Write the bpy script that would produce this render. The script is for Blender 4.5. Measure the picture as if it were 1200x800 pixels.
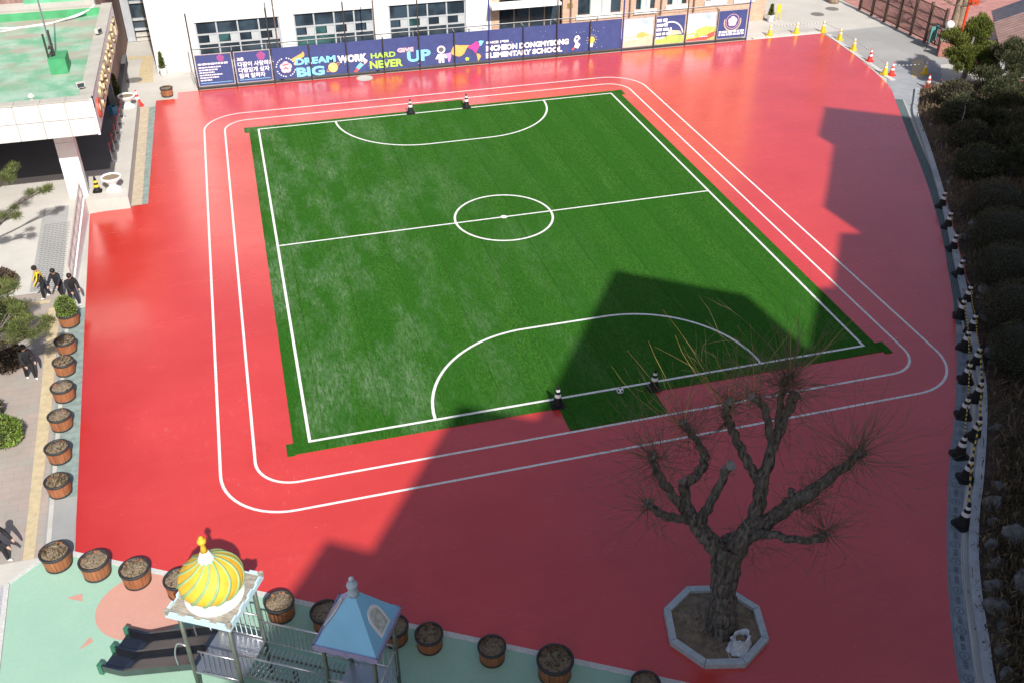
import bpy, bmesh, math, random
import numpy as np
from mathutils import Vector, Matrix
R = math.radians
random.seed(7); rng = np.random.default_rng(7)
S = bpy.context.scene
for o in list(bpy.data.objects): bpy.data.objects.remove(o)
C = S.collection

# ---------------------------------------------------------------- camera, sky, sun, exposure
cd = bpy.data.cameras.new('camera'); cam = bpy.data.objects.new('camera', cd); C.objects.link(cam); S.camera = cam
cd.sensor_width = 36.0; cd.lens = 36.0 * 1147.74 / 1200.0; cd.clip_start = .1; cd.clip_end = 2000
cam.location = (-10.163, -38.066, 20.435)
YAW, PITCH = .27022, .6043
fw = Vector((math.sin(YAW) * math.cos(PITCH), math.cos(YAW) * math.cos(PITCH), -math.sin(PITCH)))
cam.rotation_euler = fw.to_track_quat('-Z', 'Y').to_euler()
SUN_EL, SUN_AZ = 41.8, 173.7            # azimuth clockwise from +Y
W = bpy.data.worlds.new('World'); S.world = W; W.use_nodes = True
nt = W.node_tree; bg = nt.nodes['Background']
sky = nt.nodes.new('ShaderNodeTexSky'); sky.sky_type = 'NISHITA'; sky.sun_disc = False
sky.sun_elevation = R(SUN_EL); sky.sun_rotation = R(SUN_AZ); sky.air_density = 1.0; sky.dust_density = 2.6; sky.ozone_density = 1.0
nt.links.new(sky.outputs[0], bg.inputs[0]); bg.inputs[1].default_value = .10
sd = bpy.data.lights.new('sun', 'SUN'); sun = bpy.data.objects.new('sun', sd); C.objects.link(sun)
sd.energy = 5.0; sd.angle = R(.53); sd.color = (1, .955, .89)
sv = Vector((math.sin(R(SUN_AZ)) * math.cos(R(SUN_EL)), math.cos(R(SUN_AZ)) * math.cos(R(SUN_EL)), math.sin(R(SUN_EL))))
sun.rotation_euler = sv.to_track_quat('Z', 'Y').to_euler(); sun.location = sv * 80
S.view_settings.view_transform = 'Standard'; S.view_settings.look = 'None'; S.view_settings.gamma = 1
S.view_settings.exposure = .31
S.cycles.max_bounces = 6; S.cycles.use_denoising = True

# ---------------------------------------------------------------- materials
MATS = {}
def M(name, col, rough=.75, var=.12, scale=3., bump=0., bscale=60., spec=.4, col2=None, metal=0., stretch=None, detail=4.):
    if name in MATS: return MATS[name]
    m = bpy.data.materials.new(name); m.use_nodes = True; t = m.node_tree; b = t.nodes['Principled BSDF']
    b.inputs['Roughness'].default_value = rough; b.inputs['Metallic'].default_value = metal
    b.inputs['Specular IOR Level'].default_value = spec
    tc = t.nodes.new('ShaderNodeTexCoord'); mp = t.nodes.new('ShaderNodeMapping'); t.links.new(tc.outputs['Object'], mp.inputs[0])
    if stretch: mp.inputs['Scale'].default_value = stretch
    n = t.nodes.new('ShaderNodeTexNoise'); n.inputs['Scale'].default_value = scale; n.inputs['Detail'].default_value = detail
    t.links.new(mp.outputs[0], n.inputs['Vector'])
    r = t.nodes.new('ShaderNodeValToRGB'); e = r.color_ramp.elements
    a = [max(0, c * (1 - var)) for c in col]; c2 = col2 if col2 else [min(1, c * (1 + var)) for c in col]
    e[0].position = .32; e[1].position = .68; e[0].color = (*a, 1); e[1].color = (*c2, 1)
    t.links.new(n.outputs['Fac'], r.inputs[0]); t.links.new(r.outputs[0], b.inputs['Base Color'])
    if bump:
        n2 = t.nodes.new('ShaderNodeTexNoise'); n2.inputs['Scale'].default_value = bscale; n2.inputs['Detail'].default_value = 3
        t.links.new(mp.outputs[0], n2.inputs['Vector'])
        bp = t.nodes.new('ShaderNodeBump'); bp.inputs['Strength'].default_value = bump; bp.inputs['Distance'].default_value = .06 if bump >= 1 else .02
        t.links.new(n2.outputs['Fac'], bp.inputs['Height']); t.links.new(bp.outputs[0], b.inputs['Normal'])
    MATS[name] = m; return m

def mix(t, fac, a, b, mode='MIX'):
    x = t.nodes.new('ShaderNodeMix'); x.data_type = 'RGBA'; x.blend_type = mode
    for s, v in ((x.inputs[0], fac), (x.inputs[6], a), (x.inputs[7], b)):
        if hasattr(v, 'links'): t.links.new(v, s)
        elif isinstance(v, (int, float)): s.default_value = v
        else: s.default_value = (*v, 1)
    return x.outputs[2]
def noise(t, vec, scale, detail=4, rough=.5, dist=0):
    n = t.nodes.new('ShaderNodeTexNoise'); n.inputs['Scale'].default_value = scale; n.inputs['Detail'].default_value = detail
    n.inputs['Roughness'].default_value = rough; n.inputs['Distortion'].default_value = dist; t.links.new(vec, n.inputs['Vector']); return n.outputs['Fac']
def ramp(t, v, p0, p1, a=0., b=1.):
    x = t.nodes.new('ShaderNodeMapRange'); x.inputs[1].default_value = p0; x.inputs[2].default_value = p1
    x.inputs[3].default_value = a; x.inputs[4].default_value = b; t.links.new(v, x.inputs[0]); return x.outputs[0]
def mapped(t, sc=(1, 1, 1), rot=0):
    tc = t.nodes.new('ShaderNodeTexCoord'); mp = t.nodes.new('ShaderNodeMapping'); t.links.new(tc.outputs['Object'], mp.inputs[0])
    mp.inputs['Scale'].default_value = sc; mp.inputs['Rotation'].default_value[2] = rot; return mp.outputs[0]
def math_(t, op, a, b):
    x = t.nodes.new('ShaderNodeMath'); x.operation = op
    for s, v in zip(x.inputs, (a, b)):
        if hasattr(v, 'links'): t.links.new(v, s)
        else: s.default_value = v
    return x.outputs[0]
def newmat(name):
    m = bpy.data.materials.new(name); m.use_nodes = True; MATS[name] = m
    return m, m.node_tree, m.node_tree.nodes['Principled BSDF']
def bump_(t, b, h, strength, dist=.02):
    bp = t.nodes.new('ShaderNodeBump'); bp.inputs['Strength'].default_value = strength; bp.inputs['Distance'].default_value = dist
    t.links.new(h, bp.inputs['Height']); t.links.new(bp.outputs[0], b.inputs['Normal'])

def red_rubber():
    m, t, b = newmat('red_rubber'); v = mapped(t)
    base = mix(t, ramp(t, noise(t, v, .22, 6, .6), .32, .68), (.57, .044, .036), (.68, .060, .050))
    base = mix(t, ramp(t, noise(t, v, 60, 2), .3, .7, 0, .4), base, (.45, .024, .018))
    base = mix(t, ramp(t, noise(t, mapped(t, (.25, 2.0, 1), .05), 1.1, 5, .6), .5, .75, 0, .28), base, (.50, .034, .030))
    scuff = math_(t, 'MULTIPLY', ramp(t, noise(t, v, .22, 4), .50, .66), ramp(t, noise(t, mapped(t, (2.6, .8, 1), .5), 2.4, 7, .75), .58, .74))
    base = mix(t, math_(t, 'MULTIPLY', scuff, .5), base, (.74, .30, .26))
    base = mix(t, ramp(t, noise(t, v, 7.0, 3, .6), .66, .76, 0, .4), base, (.70, .22, .19))
    # deeper, slightly smoother red towards the walkway side, ragged edge, plus scattered patches
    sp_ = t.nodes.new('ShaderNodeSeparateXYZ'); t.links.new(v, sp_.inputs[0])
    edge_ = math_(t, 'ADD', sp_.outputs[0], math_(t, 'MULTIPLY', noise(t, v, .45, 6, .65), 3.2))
    deep_red = ramp(t, edge_, -13.2, -15.4, 0, 1)
    deep_red = math_(t, 'MAXIMUM', deep_red, ramp(t, noise(t, mapped(t, (1, 1, 1), 1.1), .16, 6, .6), .62, .72, 0, .5))
    base = mix(t, math_(t, 'MULTIPLY', deep_red, .8), base, (.46, .018, .010))
    t.links.new(base, b.inputs['Base Color'])
    rgh = ramp(t, noise(t, mapped(t, (.35, 1.6, 1), .03), .7, 6, .6), .32, .7, .15, .32)
    t.links.new(math_(t, 'SUBTRACT', rgh, math_(t, 'MULTIPLY', deep_red, .04)), b.inputs['Roughness'])
    b.inputs['Specular IOR Level'].default_value = 1.0; b.inputs['Coat Weight'].default_value = .55; b.inputs['Coat Roughness'].default_value = .2
    bump_(t, b, math_(t, 'ADD', noise(t, v, 70, 2), math_(t, 'MULTIPLY', noise(t, v, 1.6, 3), 3.0)), .10, .012)
    return m
def turf_mat():
    m, t, b = newmat('turf_fibre'); v = mapped(t)
    f = noise(t, mapped(t, (1, .30, 1), .10), 24, 5, .75)
    g = mix(t, ramp(t, f, .34, .66), (.012, .048, .004), (.048, .172, .020))
    band = t.nodes.new('ShaderNodeTexWave'); band.wave_type = 'BANDS'; band.bands_direction = 'X'; band.inputs['Scale'].default_value = .16; band.inputs['Distortion'].default_value = 1.2; band.inputs['Detail'].default_value = 3; t.links.new(v, band.inputs['Vector'])
    g = mix(t, ramp(t, band.outputs['Fac'], .42, .58, 0, .30), g, (.014, .085, .006))
    g = mix(t, ramp(t, noise(t, v, .25, 6, .65), .38, .66, 0, .55), g, (.020, .105, .008))
    g = mix(t, ramp(t, noise(t, mapped(t, (2.5, .22, 1), .08), .9, 6, .7), .58, .74, 0, .30), g, (.10, .24, .06))
    # sand infill lying paler on the worn half of the carpet
    sx = t.nodes.new('ShaderNodeSeparateXYZ'); t.links.new(v, sx.inputs[0])
    side = ramp(t, sx.outputs[0], 3.5, -8.5, 0, 1)
    sand = math_(t, 'MULTIPLY', side, ramp(t, noise(t, mapped(t, (1.2, .45, 1), .15), .40, 8, .72), .47, .70))
    sand = math_(t, 'MULTIPLY', sand, ramp(t, noise(t, mapped(t, (1.4, .25, 1), .10), 9, 6, .8), .40, .66, .0, 1))
    g = mix(t, math_(t, 'MULTIPLY', sand, .58), g, (.38, .48, .34))
    # the rolls' joints, about two metres apart
    fr = math_(t, 'FRACT', math_(t, 'MULTIPLY', math_(t, 'ADD', sx.outputs[0], 20.5), .5), 0)
    g = mix(t, math_(t, 'MULTIPLY', ramp(t, math_(t, 'ABSOLUTE', math_(t, 'SUBTRACT', fr, .5), 0), .006, .02, .38, 0), 1), g, (.012, .05, .004))
    t.links.new(g, b.inputs['Base Color']); b.inputs['Roughness'].default_value = .9; b.inputs['Specular IOR Level'].default_value = .08
    bump_(t, b, f, .8, .03); return m
def wall_brick():
    m, t, b = newmat('pale_brick'); v = t.nodes.new('ShaderNodeTexCoord').outputs['Object']
    mp = t.nodes.new('ShaderNodeMapping'); mp.inputs['Rotation'].default_value[0] = R(90); t.links.new(v, mp.inputs[0])
    k = t.nodes.new('ShaderNodeTexBrick'); t.links.new(mp.outputs[0], k.inputs[0]); k.inputs['Scale'].default_value = 1
    k.inputs['Color1'].default_value = (.46, .27, .18, 1); k.inputs['Color2'].default_value = (.56, .36, .25, 1); k.inputs['Mortar'].default_value = (.55, .47, .40, 1)
    k.inputs['Brick Width'].default_value = .24; k.inputs['Row Height'].default_value = .08; k.inputs['Mortar Size'].default_value = .006
    t.links.new(k.outputs[0], b.inputs['Base Color']); b.inputs['Roughness'].default_value = .85; return m
def pavers(name, c1, c2, mort, w, h, msize=.006, rot=0):
    m, t, b = newmat(name); v = mapped(t, (1, 1, 1), rot)
    k = t.nodes.new('ShaderNodeTexBrick'); t.links.new(v, k.inputs[0]); k.inputs['Scale'].default_value = 1
    k.inputs['Color1'].default_value = (*c1, 1); k.inputs['Color2'].default_value = (*c2, 1); k.inputs['Mortar'].default_value = (*mort, 1)
    k.inputs['Brick Width'].default_value = w; k.inputs['Row Height'].default_value = h; k.inputs['Mortar Size'].default_value = msize
    c = mix(t, ramp(t, noise(t, v, 1.1, 6, .65), .3, .7, 0, .45), k.outputs[0], tuple(x * .62 for x in c1))
    t.links.new(c, b.inputs['Base Color']); b.inputs['Roughness'].default_value = .85; return m
def concrete(name, col, stain, amount=.6, scale=.35):
    m, t, b = newmat(name); v = mapped(t)
    c = mix(t, ramp(t, noise(t, v, scale, 7, .62), .38, .66, 0, amount), col, stain)
    c = mix(t, ramp(t, noise(t, v, 9, 4, .7), .35, .7, 0, .3), c, tuple(x * .75 for x in col))
    t.links.new(c, b.inputs['Base Color']); b.inputs['Roughness'].default_value = .85
    bump_(t, b, noise(t, v, 40, 3), .15, .01); return m
def glass_dark(name, col=(.02, .03, .04), rough=.06):
    m, t, b = newmat(name); v = mapped(t)
    t.links.new(mix(t, ramp(t, noise(t, v, .9, 2), .4, .6), col, tuple(c * 2.2 for c in col)), b.inputs['Base Color'])
    b.inputs['Roughness'].default_value = rough; b.inputs['Specular IOR Level'].default_value = .6; return m

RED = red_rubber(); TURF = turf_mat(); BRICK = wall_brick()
LINE = M('line_paint', (.76, .76, .74), .7, .20, 9, detail=8, col2=(.82, .82, .80))
MINT = concrete('mint_rubber', (.31, .49, .38), (.24, .42, .33), .5, .5)
PINK = concrete('pink_rubber', (.55, .29, .23), (.48, .24, .19), .5, .8)
CONC = concrete('plaza_concrete', (.52, .50, .46), (.36, .35, .33))
CONC_D = concrete('stained_concrete', (.34, .34, .33), (.24, .24, .24), .7, .3)
CONC_L = concrete('pale_concrete', (.52, .50, .46), (.37, .355, .325))
FLOOR_SHADE = concrete('dark_floor', (.12, .125, .135), (.08, .085, .095))
GRANITE = M('granite', (.52, .52, .50), .7, .14, 14, .1, 90)
GRAN_D = M('grey_stone', (.33, .36, .38), .7, .14, 12, .1, 90)
WALKP = pavers('walk_pavers', (.36, .33, .29), (.41, .32, .28), (.26, .24, .22), .6, .3)
GREYP = pavers('grey_pavers', (.30, .32, .35), (.36, .37, .39), (.19, .2, .21), .3, .15)
LILACP = pavers('lilac_pavers', (.38, .38, .43), (.46, .45, .47), (.3, .3, .33), .3, .15)
GRATE = pavers('grating', (.11, .16, .17), (.14, .19, .19), (.035, .05, .05), .5, .06, .012, R(-57))
TACT = M('tactile_yellow', (.50, .41, .26), .8, .12, 5)
SAND = M('sand_strip', (.45, .38, .28), .85, .15, 4)
TEAL = M('teal_strip', (.22, .28, .26), .85, .2, 4)
SOIL = M('soil', (.21, .16, .11), .95, .35, 7, .6, 30)
EARTH = M('red_earth', (.075, .05, .036), .95, .35, 4, .6, 20)
CHIPS = M('dry_chips', (.24, .185, .125), .95, .4, 28, .8, 60)
STAVE = M('tub_wood', (.30, .115, .050), .7, .25, 6, .15, 40, stretch=(1, 1, .25))
HOOP = M('tub_hoop', (.03, .03, .032), .6, .2, 6)
WHITEW = M('white_wall', (.64, .64, .63), .7, .05, 1.2, .04, 20)
WHITE = M('white_paint', (.78, .78, .77), .55, .05, 3)
FASC = M('fascia_panel', (.58, .575, .56), .6, .06, 2.2)
JOINT = M('joint_grey', (.40, .39, .37), .85, .1, 3)
COPE = concrete('coping', (.46, .44, .39), (.33, .31, .27), .6, 1.2)
ALU = M('aluminium', (.52, .54, .56), .45, .08, 4, metal=.3)
GLASS = glass_dark('window_glass'); GLASS_T = glass_dark('teal_glass', (.02, .05, .05))
BLACK = M('black_rubber', (.012, .012, .013), .65, .2, 10)
DARK = M('dark_metal', (.045, .040, .038), .55, .2, 8)
BROWNM = M('gate_brown', (.13, .085, .065), .6, .2, 6)
NAVY = M('navy_print', (.045, .068, .20), .55, .10, 2.5)
NAVYP = M('navy_pole', (.05, .055, .22), .45, .1, 4)
STEEL = M('stainless', (.55, .56, .58), .30, .06, 4, metal=.85)
LEGG = M('olive_leg', (.13, .15, .12), .4, .12, 6, metal=.4)
SKYB = M('roof_blue', (.25, .55, .78), .45, .05, 2)
LILAC = M('valance_lilac', (.36, .30, .48), .5, .1, 5)
PALEB = M('pale_blue', (.50, .66, .76), .5, .06, 4)
DOMEY = M('dome_yellow', (.76, .43, .04), .55, .14, 3, spec=.3)
DOMEG = M('dome_green', (.27, .40, .18), .5, .08, 5)
SLABG = M('weathered_slab', (.33, .30, .25), .85, .35, 5, .2, 30, stretch=(1, 4, 1))
BARK = M('bark', (.075, .062, .054), .95, .6, 16, 1.0, 17, stretch=(1, 1, .16), detail=8, col2=(.21, .18, .155))
CUT = M('cut_wood', (.22, .21, .20), .9, .2, 10)
TWIG = M('twig_brown', (.15, .105, .07), .85, .3, 5)
TWIG_SUN = M('twig_sunlit', (.42, .28, .09), .8, .2, 5)  # gold stands for sun on the upper twigs, put into the colour
ROCK = M('boulder_rock', (.10, .096, .092), .9, .35, 3, .8, 7, col2=(.20, .19, .18))

# ---------------------------------------------------------------- mesh helpers
class MB:
    def __init__(s): s.v = []; s.f = []; s.m = []
    def add(s, vs, fs, mi=0):
        k = len(s.v); s.v += [tuple(x) for x in vs]; s.f += [tuple(i + k for i in f) for f in fs]; s.m += [mi] * len(fs); return s
    def box(s, cx, cy, cz, sx, sy, sz, rz=0, mi=0, mat=None):
        c, n = math.cos(rz), math.sin(rz); vs = []
        for z in (-.5, .5):
            for x, y in ((-.5, -.5), (.5, -.5), (.5, .5), (-.5, .5)):
                a, b = x * sx, y * sy; vs.append((cx + a * c - b * n, cy + a * n + b * c, cz + z * sz))
        return s.add(vs, [(3, 2, 1, 0), (4, 5, 6, 7), (0, 1, 5, 4), (1, 2, 6, 5), (2, 3, 7, 6), (3, 0, 4, 7)], mi)
    def bb(s, x0, x1, y0, y1, z0, z1, mi=0): return s.box((x0 + x1) / 2, (y0 + y1) / 2, (z0 + z1) / 2, x1 - x0, y1 - y0, z1 - z0, 0, mi)
    def prism(s, poly, z0, z1, mi=0):
        a = sum(poly[i][0] * poly[(i + 1) % len(poly)][1] - poly[(i + 1) % len(poly)][0] * poly[i][1] for i in range(len(poly)))
        if a < 0: poly = poly[::-1]
        n = len(poly); vs = [(x, y, z0) for x, y in poly] + [(x, y, z1) for x, y in poly]
        return s.add(vs, [tuple(range(n))[::-1], tuple(range(n, 2 * n))] + [(i, (i + 1) % n, n + (i + 1) % n, n + i) for i in range(n)], mi)
    def tube(s, pts, rad, n=8, mi=0, caps=True):
        pts = [Vector(p) for p in pts]; rad = rad if isinstance(rad, (list, tuple)) else [rad] * len(pts)
        up = Vector((0, 0, 1)); prev = None; rings = []
        for i, p in enumerate(pts):
            d = (pts[min(i + 1, len(pts) - 1)] - pts[max(i - 1, 0)]).normalized()
            if prev is None: x = d.orthogonal().normalized()
            else:
                x = prev - d * prev.dot(d); x = x.normalized() if x.length > 1e-6 else d.orthogonal().normalized()
            prev = x; y = d.cross(x)
            rings.append([p + (x * math.cos(2 * math.pi * k / n) + y * math.sin(2 * math.pi * k / n)) * rad[i] for k in range(n)])
        vs = [v for r in rings for v in r]; L = len(rings)
        fs = [(i * n + k, i * n + (k + 1) % n, (i + 1) * n + (k + 1) % n, (i + 1) * n + k) for i in range(L - 1) for k in range(n)]
        if caps: fs += [tuple(range(n))[::-1], tuple(range((L - 1) * n, L * n))]
        return s.add(vs, fs, mi)
    def lathe(s, prof, n=24, c=(0, 0, 0), mi=0, cap=True):
        vs = [(c[0] + r * math.cos(2 * math.pi * k / n), c[1] + r * math.sin(2 * math.pi * k / n), c[2] + z) for r, z in prof for k in range(n)]
        fs = [(i * n + k, i * n + (k + 1) % n, (i + 1) * n + (k + 1) % n, (i + 1) * n + k) for i in range(len(prof) - 1) for k in range(n)]
        if cap: fs += [tuple(range(n))[::-1], tuple(range((len(prof) - 1) * n, len(prof) * n))]
        return s.add(vs, fs, mi)
    def flat(s, poly, z, mi=0):                    # a horizontal sheet
        return s.add([(x, y, z) for x, y in poly], [tuple(range(len(poly)))], mi)
    def xz(s, poly, y, mi=0):                      # an upright sheet facing -Y
        a = sum(poly[i][0] * poly[(i + 1) % len(poly)][1] - poly[(i + 1) % len(poly)][0] * poly[i][1] for i in range(len(poly)))
        if a < 0: poly = poly[::-1]
        return s.add([(x, y, z) for x, z in poly], [tuple(range(len(poly)))], mi)
    def mesh(s, name, mats, smooth=False):
        me = bpy.data.meshes.new(name); me.from_pydata([tuple(v) for v in s.v], [], s.f)
        for m in (mats if isinstance(mats, (list, tuple)) else [mats]): me.materials.append(m)
        if len(me.materials) > 1: me.polygons.foreach_set('material_index', s.m)
        if smooth: me.polygons.foreach_set('use_smooth', [True] * len(me.polygons))
        me.update(); return me
    def build(s, name, mats, parent=None, smooth=False):
        return link(name, s.mesh(name, mats, smooth), parent)
def link(name, me, parent=None, loc=None, rz=0, scale=None):
    o = bpy.data.objects.new(name, me); C.objects.link(o); o.parent = parent
    if loc is not None: o.location = loc
    if rz: o.rotation_euler[2] = rz
    if scale is not None: o.scale = scale
    return o
def tag(o, label=None, cat=None, group=None, kind=None):
    for k, v in (('label', label), ('category', cat), ('group', group), ('kind', kind)):
        if v: o[k] = v
    return o
def thing(name, label, cat, loc=(0, 0, 0), rz=0, group=None):
    o = link(name, None, None, loc, rz); o.empty_display_size = .2; return tag(o, label, cat, group)
def struct(o): o['kind'] = 'structure'; return o
def copy_tree(o, parent=None):
    c = o.copy(); C.objects.link(c); c.parent = parent
    for ch in list(o.children): copy_tree(ch, c)
    return c
def place(proto, used, loc, rz=0, label=None, group=None, scale=None):
    o = copy_tree(proto) if used.get(proto.name) else proto
    used[proto.name] = 1; o.location = loc; o.rotation_euler = (0, 0, rz)
    if scale: o.scale = (scale,) * 3
    if label: o['label'] = label
    if group: o['group'] = group
    return o
USED = {}
ORD = ('first', 'second', 'third', 'fourth', 'fifth', 'sixth', 'seventh', 'eighth', 'ninth', 'tenth', 'eleventh')
def smoothline(p, k=6):
    p = [np.array(q, float) for q in p]; out = []
    for i in range(len(p) - 1):
        a, b, c, d = p[max(i - 1, 0)], p[i], p[i + 1], p[min(i + 2, len(p) - 1)]
        for j in range(k):
            u = j / k; out.append(tuple(.5 * (2 * b + (c - a) * u + (2 * a - 5 * b + 4 * c - d) * u * u + (3 * b - a - 3 * c + d) * u ** 3)))
    out.append(tuple(p[-1])); return out
def offset(line, d):
    out = []
    for i, q in enumerate(line):
        a, b = line[max(i - 1, 0)], line[min(i + 1, len(line) - 1)]; t = np.array(b) - np.array(a); t = t / np.hypot(*t)
        out.append((q[0] - t[1] * d, q[1] + t[0] * d))
    return out
def ribbon(line, w, z, closed=False):
    mb = MB(); n = len(line); vs = []
    for i, q in enumerate(line):
        a = line[(i - 1) % n] if closed else line[max(i - 1, 0)]; b = line[(i + 1) % n] if closed else line[min(i + 1, n - 1)]
        t = np.array(b) - np.array(a); t = t / np.hypot(*t); vs += [(q[0] - t[1] * w / 2, q[1] + t[0] * w / 2, z), (q[0] + t[1] * w / 2, q[1] - t[0] * w / 2, z)]
    fs = [(2 * i + 1, 2 * ((i + 1) % n) + 1, 2 * ((i + 1) % n), 2 * i) for i in range(n if closed else n - 1)]
    return mb.add(vs, fs)
def text(name, body, size, mat, parent, loc, rot=(R(90), 0, 0), bold=0., extr=.002, align='LEFT', sx=1.):
    cu = bpy.data.curves.new(name, 'FONT'); cu.body = body; cu.size = size; cu.offset = bold; cu.extrude = extr; cu.align_x = align; cu.resolution_u = 3
    t = bpy.data.objects.new('t', cu); C.objects.link(t); bpy.context.view_layer.update()
    me = bpy.data.meshes.new_from_object(t.evaluated_get(bpy.context.evaluated_depsgraph_get())); bpy.data.objects.remove(t)
    me.materials.clear(); me.materials.append(mat)
    o = link(name, me, parent, loc); o.rotation_euler = rot; o.scale = (sx, 1, 1); return o

def fit(o, x0, x1, z0, z1):
    vs = [v.co for v in o.data.vertices]; a, b = min(v.x for v in vs), max(v.x for v in vs); c, d = min(v.y for v in vs), max(v.y for v in vs)
    sx, sz = (x1 - x0) / (b - a), (z1 - z0) / (d - c); o.scale = (sx, sz, 1); o.location.x = x0 - a * sx; o.location.z = z0 - c * sz; return o
def at(o, dx, dz): o.location.x += dx; o.location.z += dz; return o

# ---------------------------------------------------------------- the ground
struct(MB().flat([(-300, -300), (300, -300), (300, 300), (-300, 300)], -.03).build('ground', CONC))
RR = smoothline([(27.63, 19.85), (27.25, 15.2), (26.3, 10.3), (25.1, 7.59), (22.93, 3.12), (20.85, -1.22), (18.56, -5.63), (16.59, -8.99), (14.81, -11.9), (12.78, -14.86), (10.89, -17.37),
                 (9.13, -19.53), (7.67, -21.45), (6.44, -23.17), (5.27, -24.98), (4.34, -26.6), (2.6, -30), (.9, -34)])
KI = smoothline([(27.3, 9.2), (26.2, 7.7), (24.91, 5.9), (22.9, 1.99), (20.72, -2.11), (18.76, -5.65), (17.15, -8.4), (15.39, -11.42), (13.84, -14.04), (12.42, -16.33), (10.94, -18.31), (9.26, -20.37),
                 (8.2, -21.59), (7.09, -23.03), (6.21, -24.36), (5.48, -25.6), (4.8, -26.73), (3.1, -30), (1.5, -34)])
court = [(-16.83, -16.3), (-17.0, -13.06), (-17.24, -8.56), (-17.55, -2.87), (-17.96, 5.33), (-15.69, 5.66), (-15.37, 19.1), (-14.18, 19.1), (-14.18, 20.12), (27.63, 20.05)] + RR + [(-1, -34), (1.6, -27.0)]
# the court's lower edge follows the mint play area's kerb
court = court[:-2] + [(2.9, -34), (-.9, -25.46)]
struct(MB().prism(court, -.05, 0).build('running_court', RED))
mint = [(-18.42, -16.95), (-17.7, -16.36), (-16.83, -16.36), (-.9, -25.52), (2.9, -34), (2.9, -45), (-18.1, -45), (-18.25, -20.3)]
mg = struct(MB().prism(mint, -.05, -.002).build('play_area_floor', MINT))
circ = [(-14.85 + 1.28 * math.cos(a), -18.75 + 1.15 * math.sin(a)) for a in np.linspace(0, 2 * math.pi, 48, endpoint=False)]
circ = [(x, y) for x, y in circ if (x + 16.83) * .498 + (y + 16.36) * .867 < -.02]
MB().flat(circ, .003).build('pink_disc', PINK, mg)
for tri in ([(-16.91, -17.95), (-16.48, -18.19), (-16.51, -17.89)], [(-16.46, -19.82), (-16.11, -19.64), (-16.2, -19.45)], [(-17.0, -21.6), (-16.6, -21.2), (-16.55, -21.5)]):
    MB().flat(tri, .003).build('pink_triangle', PINK, mg)
# kerb stones between the court and the play area
kb = struct(link('play_kerb', None))
a0, a1 = np.array((-16.95, -16.27)), np.array((-1.05, -25.47)); L = np.hypot(*(a1 - a0)); ang = math.atan2(*(a1 - a0)[::-1]); n = 15
me = MB().box(0, 0, -.02, L / n - .012, .16, .064).mesh('kerb_stone', GRANITE)
for i in range(n): q = a0 + (a1 - a0) * (i + .5) / n; link('kerb_stone', me, kb, (q[0], q[1], random.uniform(-.003, .004)), ang)
for (x0, y0), (x1, y1), nn in (((-18.45, -16.98), (-17.72, -16.33), 1), ((-17.72, -16.33), (-16.98, -16.29), 1), ((-18.33, -20.2), (-18.5, -17.0), 3), ((-18.2, -26), (-18.33, -20.2), 5)):
    L2 = math.hypot(x1 - x0, y1 - y0); an = math.atan2(y1 - y0, x1 - x0)
    me2 = MB().box(0, 0, -.02, L2 / nn - .012, .13, .064).mesh('kerb_stone', GRANITE)
    for i in range(nn): u = (i + .5) / nn; link('kerb_stone', me2, kb, (x0 + (x1 - x0) * u, y0 + (y1 - y0) * u, 0), an)
me3 = MB().box(0, 0, .03, .32, .22, .09).mesh('kerb_stone', GRANITE)
link('kerb_stone', me3, kb, (-2.45, -24.75, 0), ang); link('kerb_stone', me3, kb, (-1.0, -25.75, -.01), ang + .5)

# left walkway
struct(MB().flat([(-30, -16.2), (-17.55, -16.2), (-18.2, -1.3), (-30, -1.3)], -.012).build('walkway', WALKP))
struct(MB().flat([(-30, -45), (-18.3, -45), (-18.45, -17.0), (-30, -17.0)], -.012).build('side_path', LILACP))
struct(MB().flat([(-18.2, -16.2), (-17.91, -16.2), (-18.15, -9.2), (-18.5, -2.6), (-18.9, -2.6), (-18.53, -9.2)], -.006).build('tactile_strip', TACT))
struct(MB().flat([(-17.78, -13.9), (-16.93, -13.9), (-17.0, -13.06), (-17.24, -8.56), (-17.5, -2.9), (-18.35, -2.9), (-18.08, -8.5)], -.008).build('teal_border', TEAL))
struct(MB().flat([(-17.7, -16.2), (-16.86, -16.2), (-16.95, -13.92), (-17.78, -13.92)], -.008).build('concrete_border', CONC_D))
gk = struct(link('gutter_kerb', None))
for i in range(13):
    y0 = -16.1 + i * 1.0; x = -17.58 - (y0 + 16.1) * .046
    link('kerb_stone', MB().box(0, 0, 0, .13, .98, .03).mesh('kerb_stone', CONC_L) if i == 0 else gk.children[0].data, gk, (x, y0 + .5, -.008), R(2.6))
MB().flat([(-21, -2.2), (-18.9, -2.2), (-18.9, -1.95), (-21, -1.95)], -.005).build('tactile_strip', TACT); struct(bpy.data.objects['tactile_strip.001'])
# ramp beside the platform
rmp = MB()
rmp.add([(-24, -1.3, 0), (-18.15, -1.3, 0), (-18.15, 5.42, .6), (-24, 5.42, .6)], [(0, 1, 2, 3)]); ro = struct(rmp.build('ramp', CONC_L))
rz = lambda y: (y + 1.3) / 6.72 * .6
rp = MB(); rp.add([(-19.75, -1.2, rz(-1.2) + .003), (-18.55, -1.2, rz(-1.2) + .003), (-18.7, 5.2, rz(5.2) + .003), (-19.75, 5.2, rz(5.2) + .003)], [(0, 1, 2, 3)]); rp.build('rough_strip', CONC_D, ro)
gr = MB()
for i in range(34):
    y = -1.05 + i * .145
    for k in range(7):
        x = -19.62 + k * .155 + (.04 if i % 2 else 0); z = rz(y) + .0065; gr.add([(x, y, z), (x + .11, y + .02, z + .002), (x + .11, y + .055, z + .005), (x, y + .035, z + .003)], [(0, 1, 2, 3)])
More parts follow.
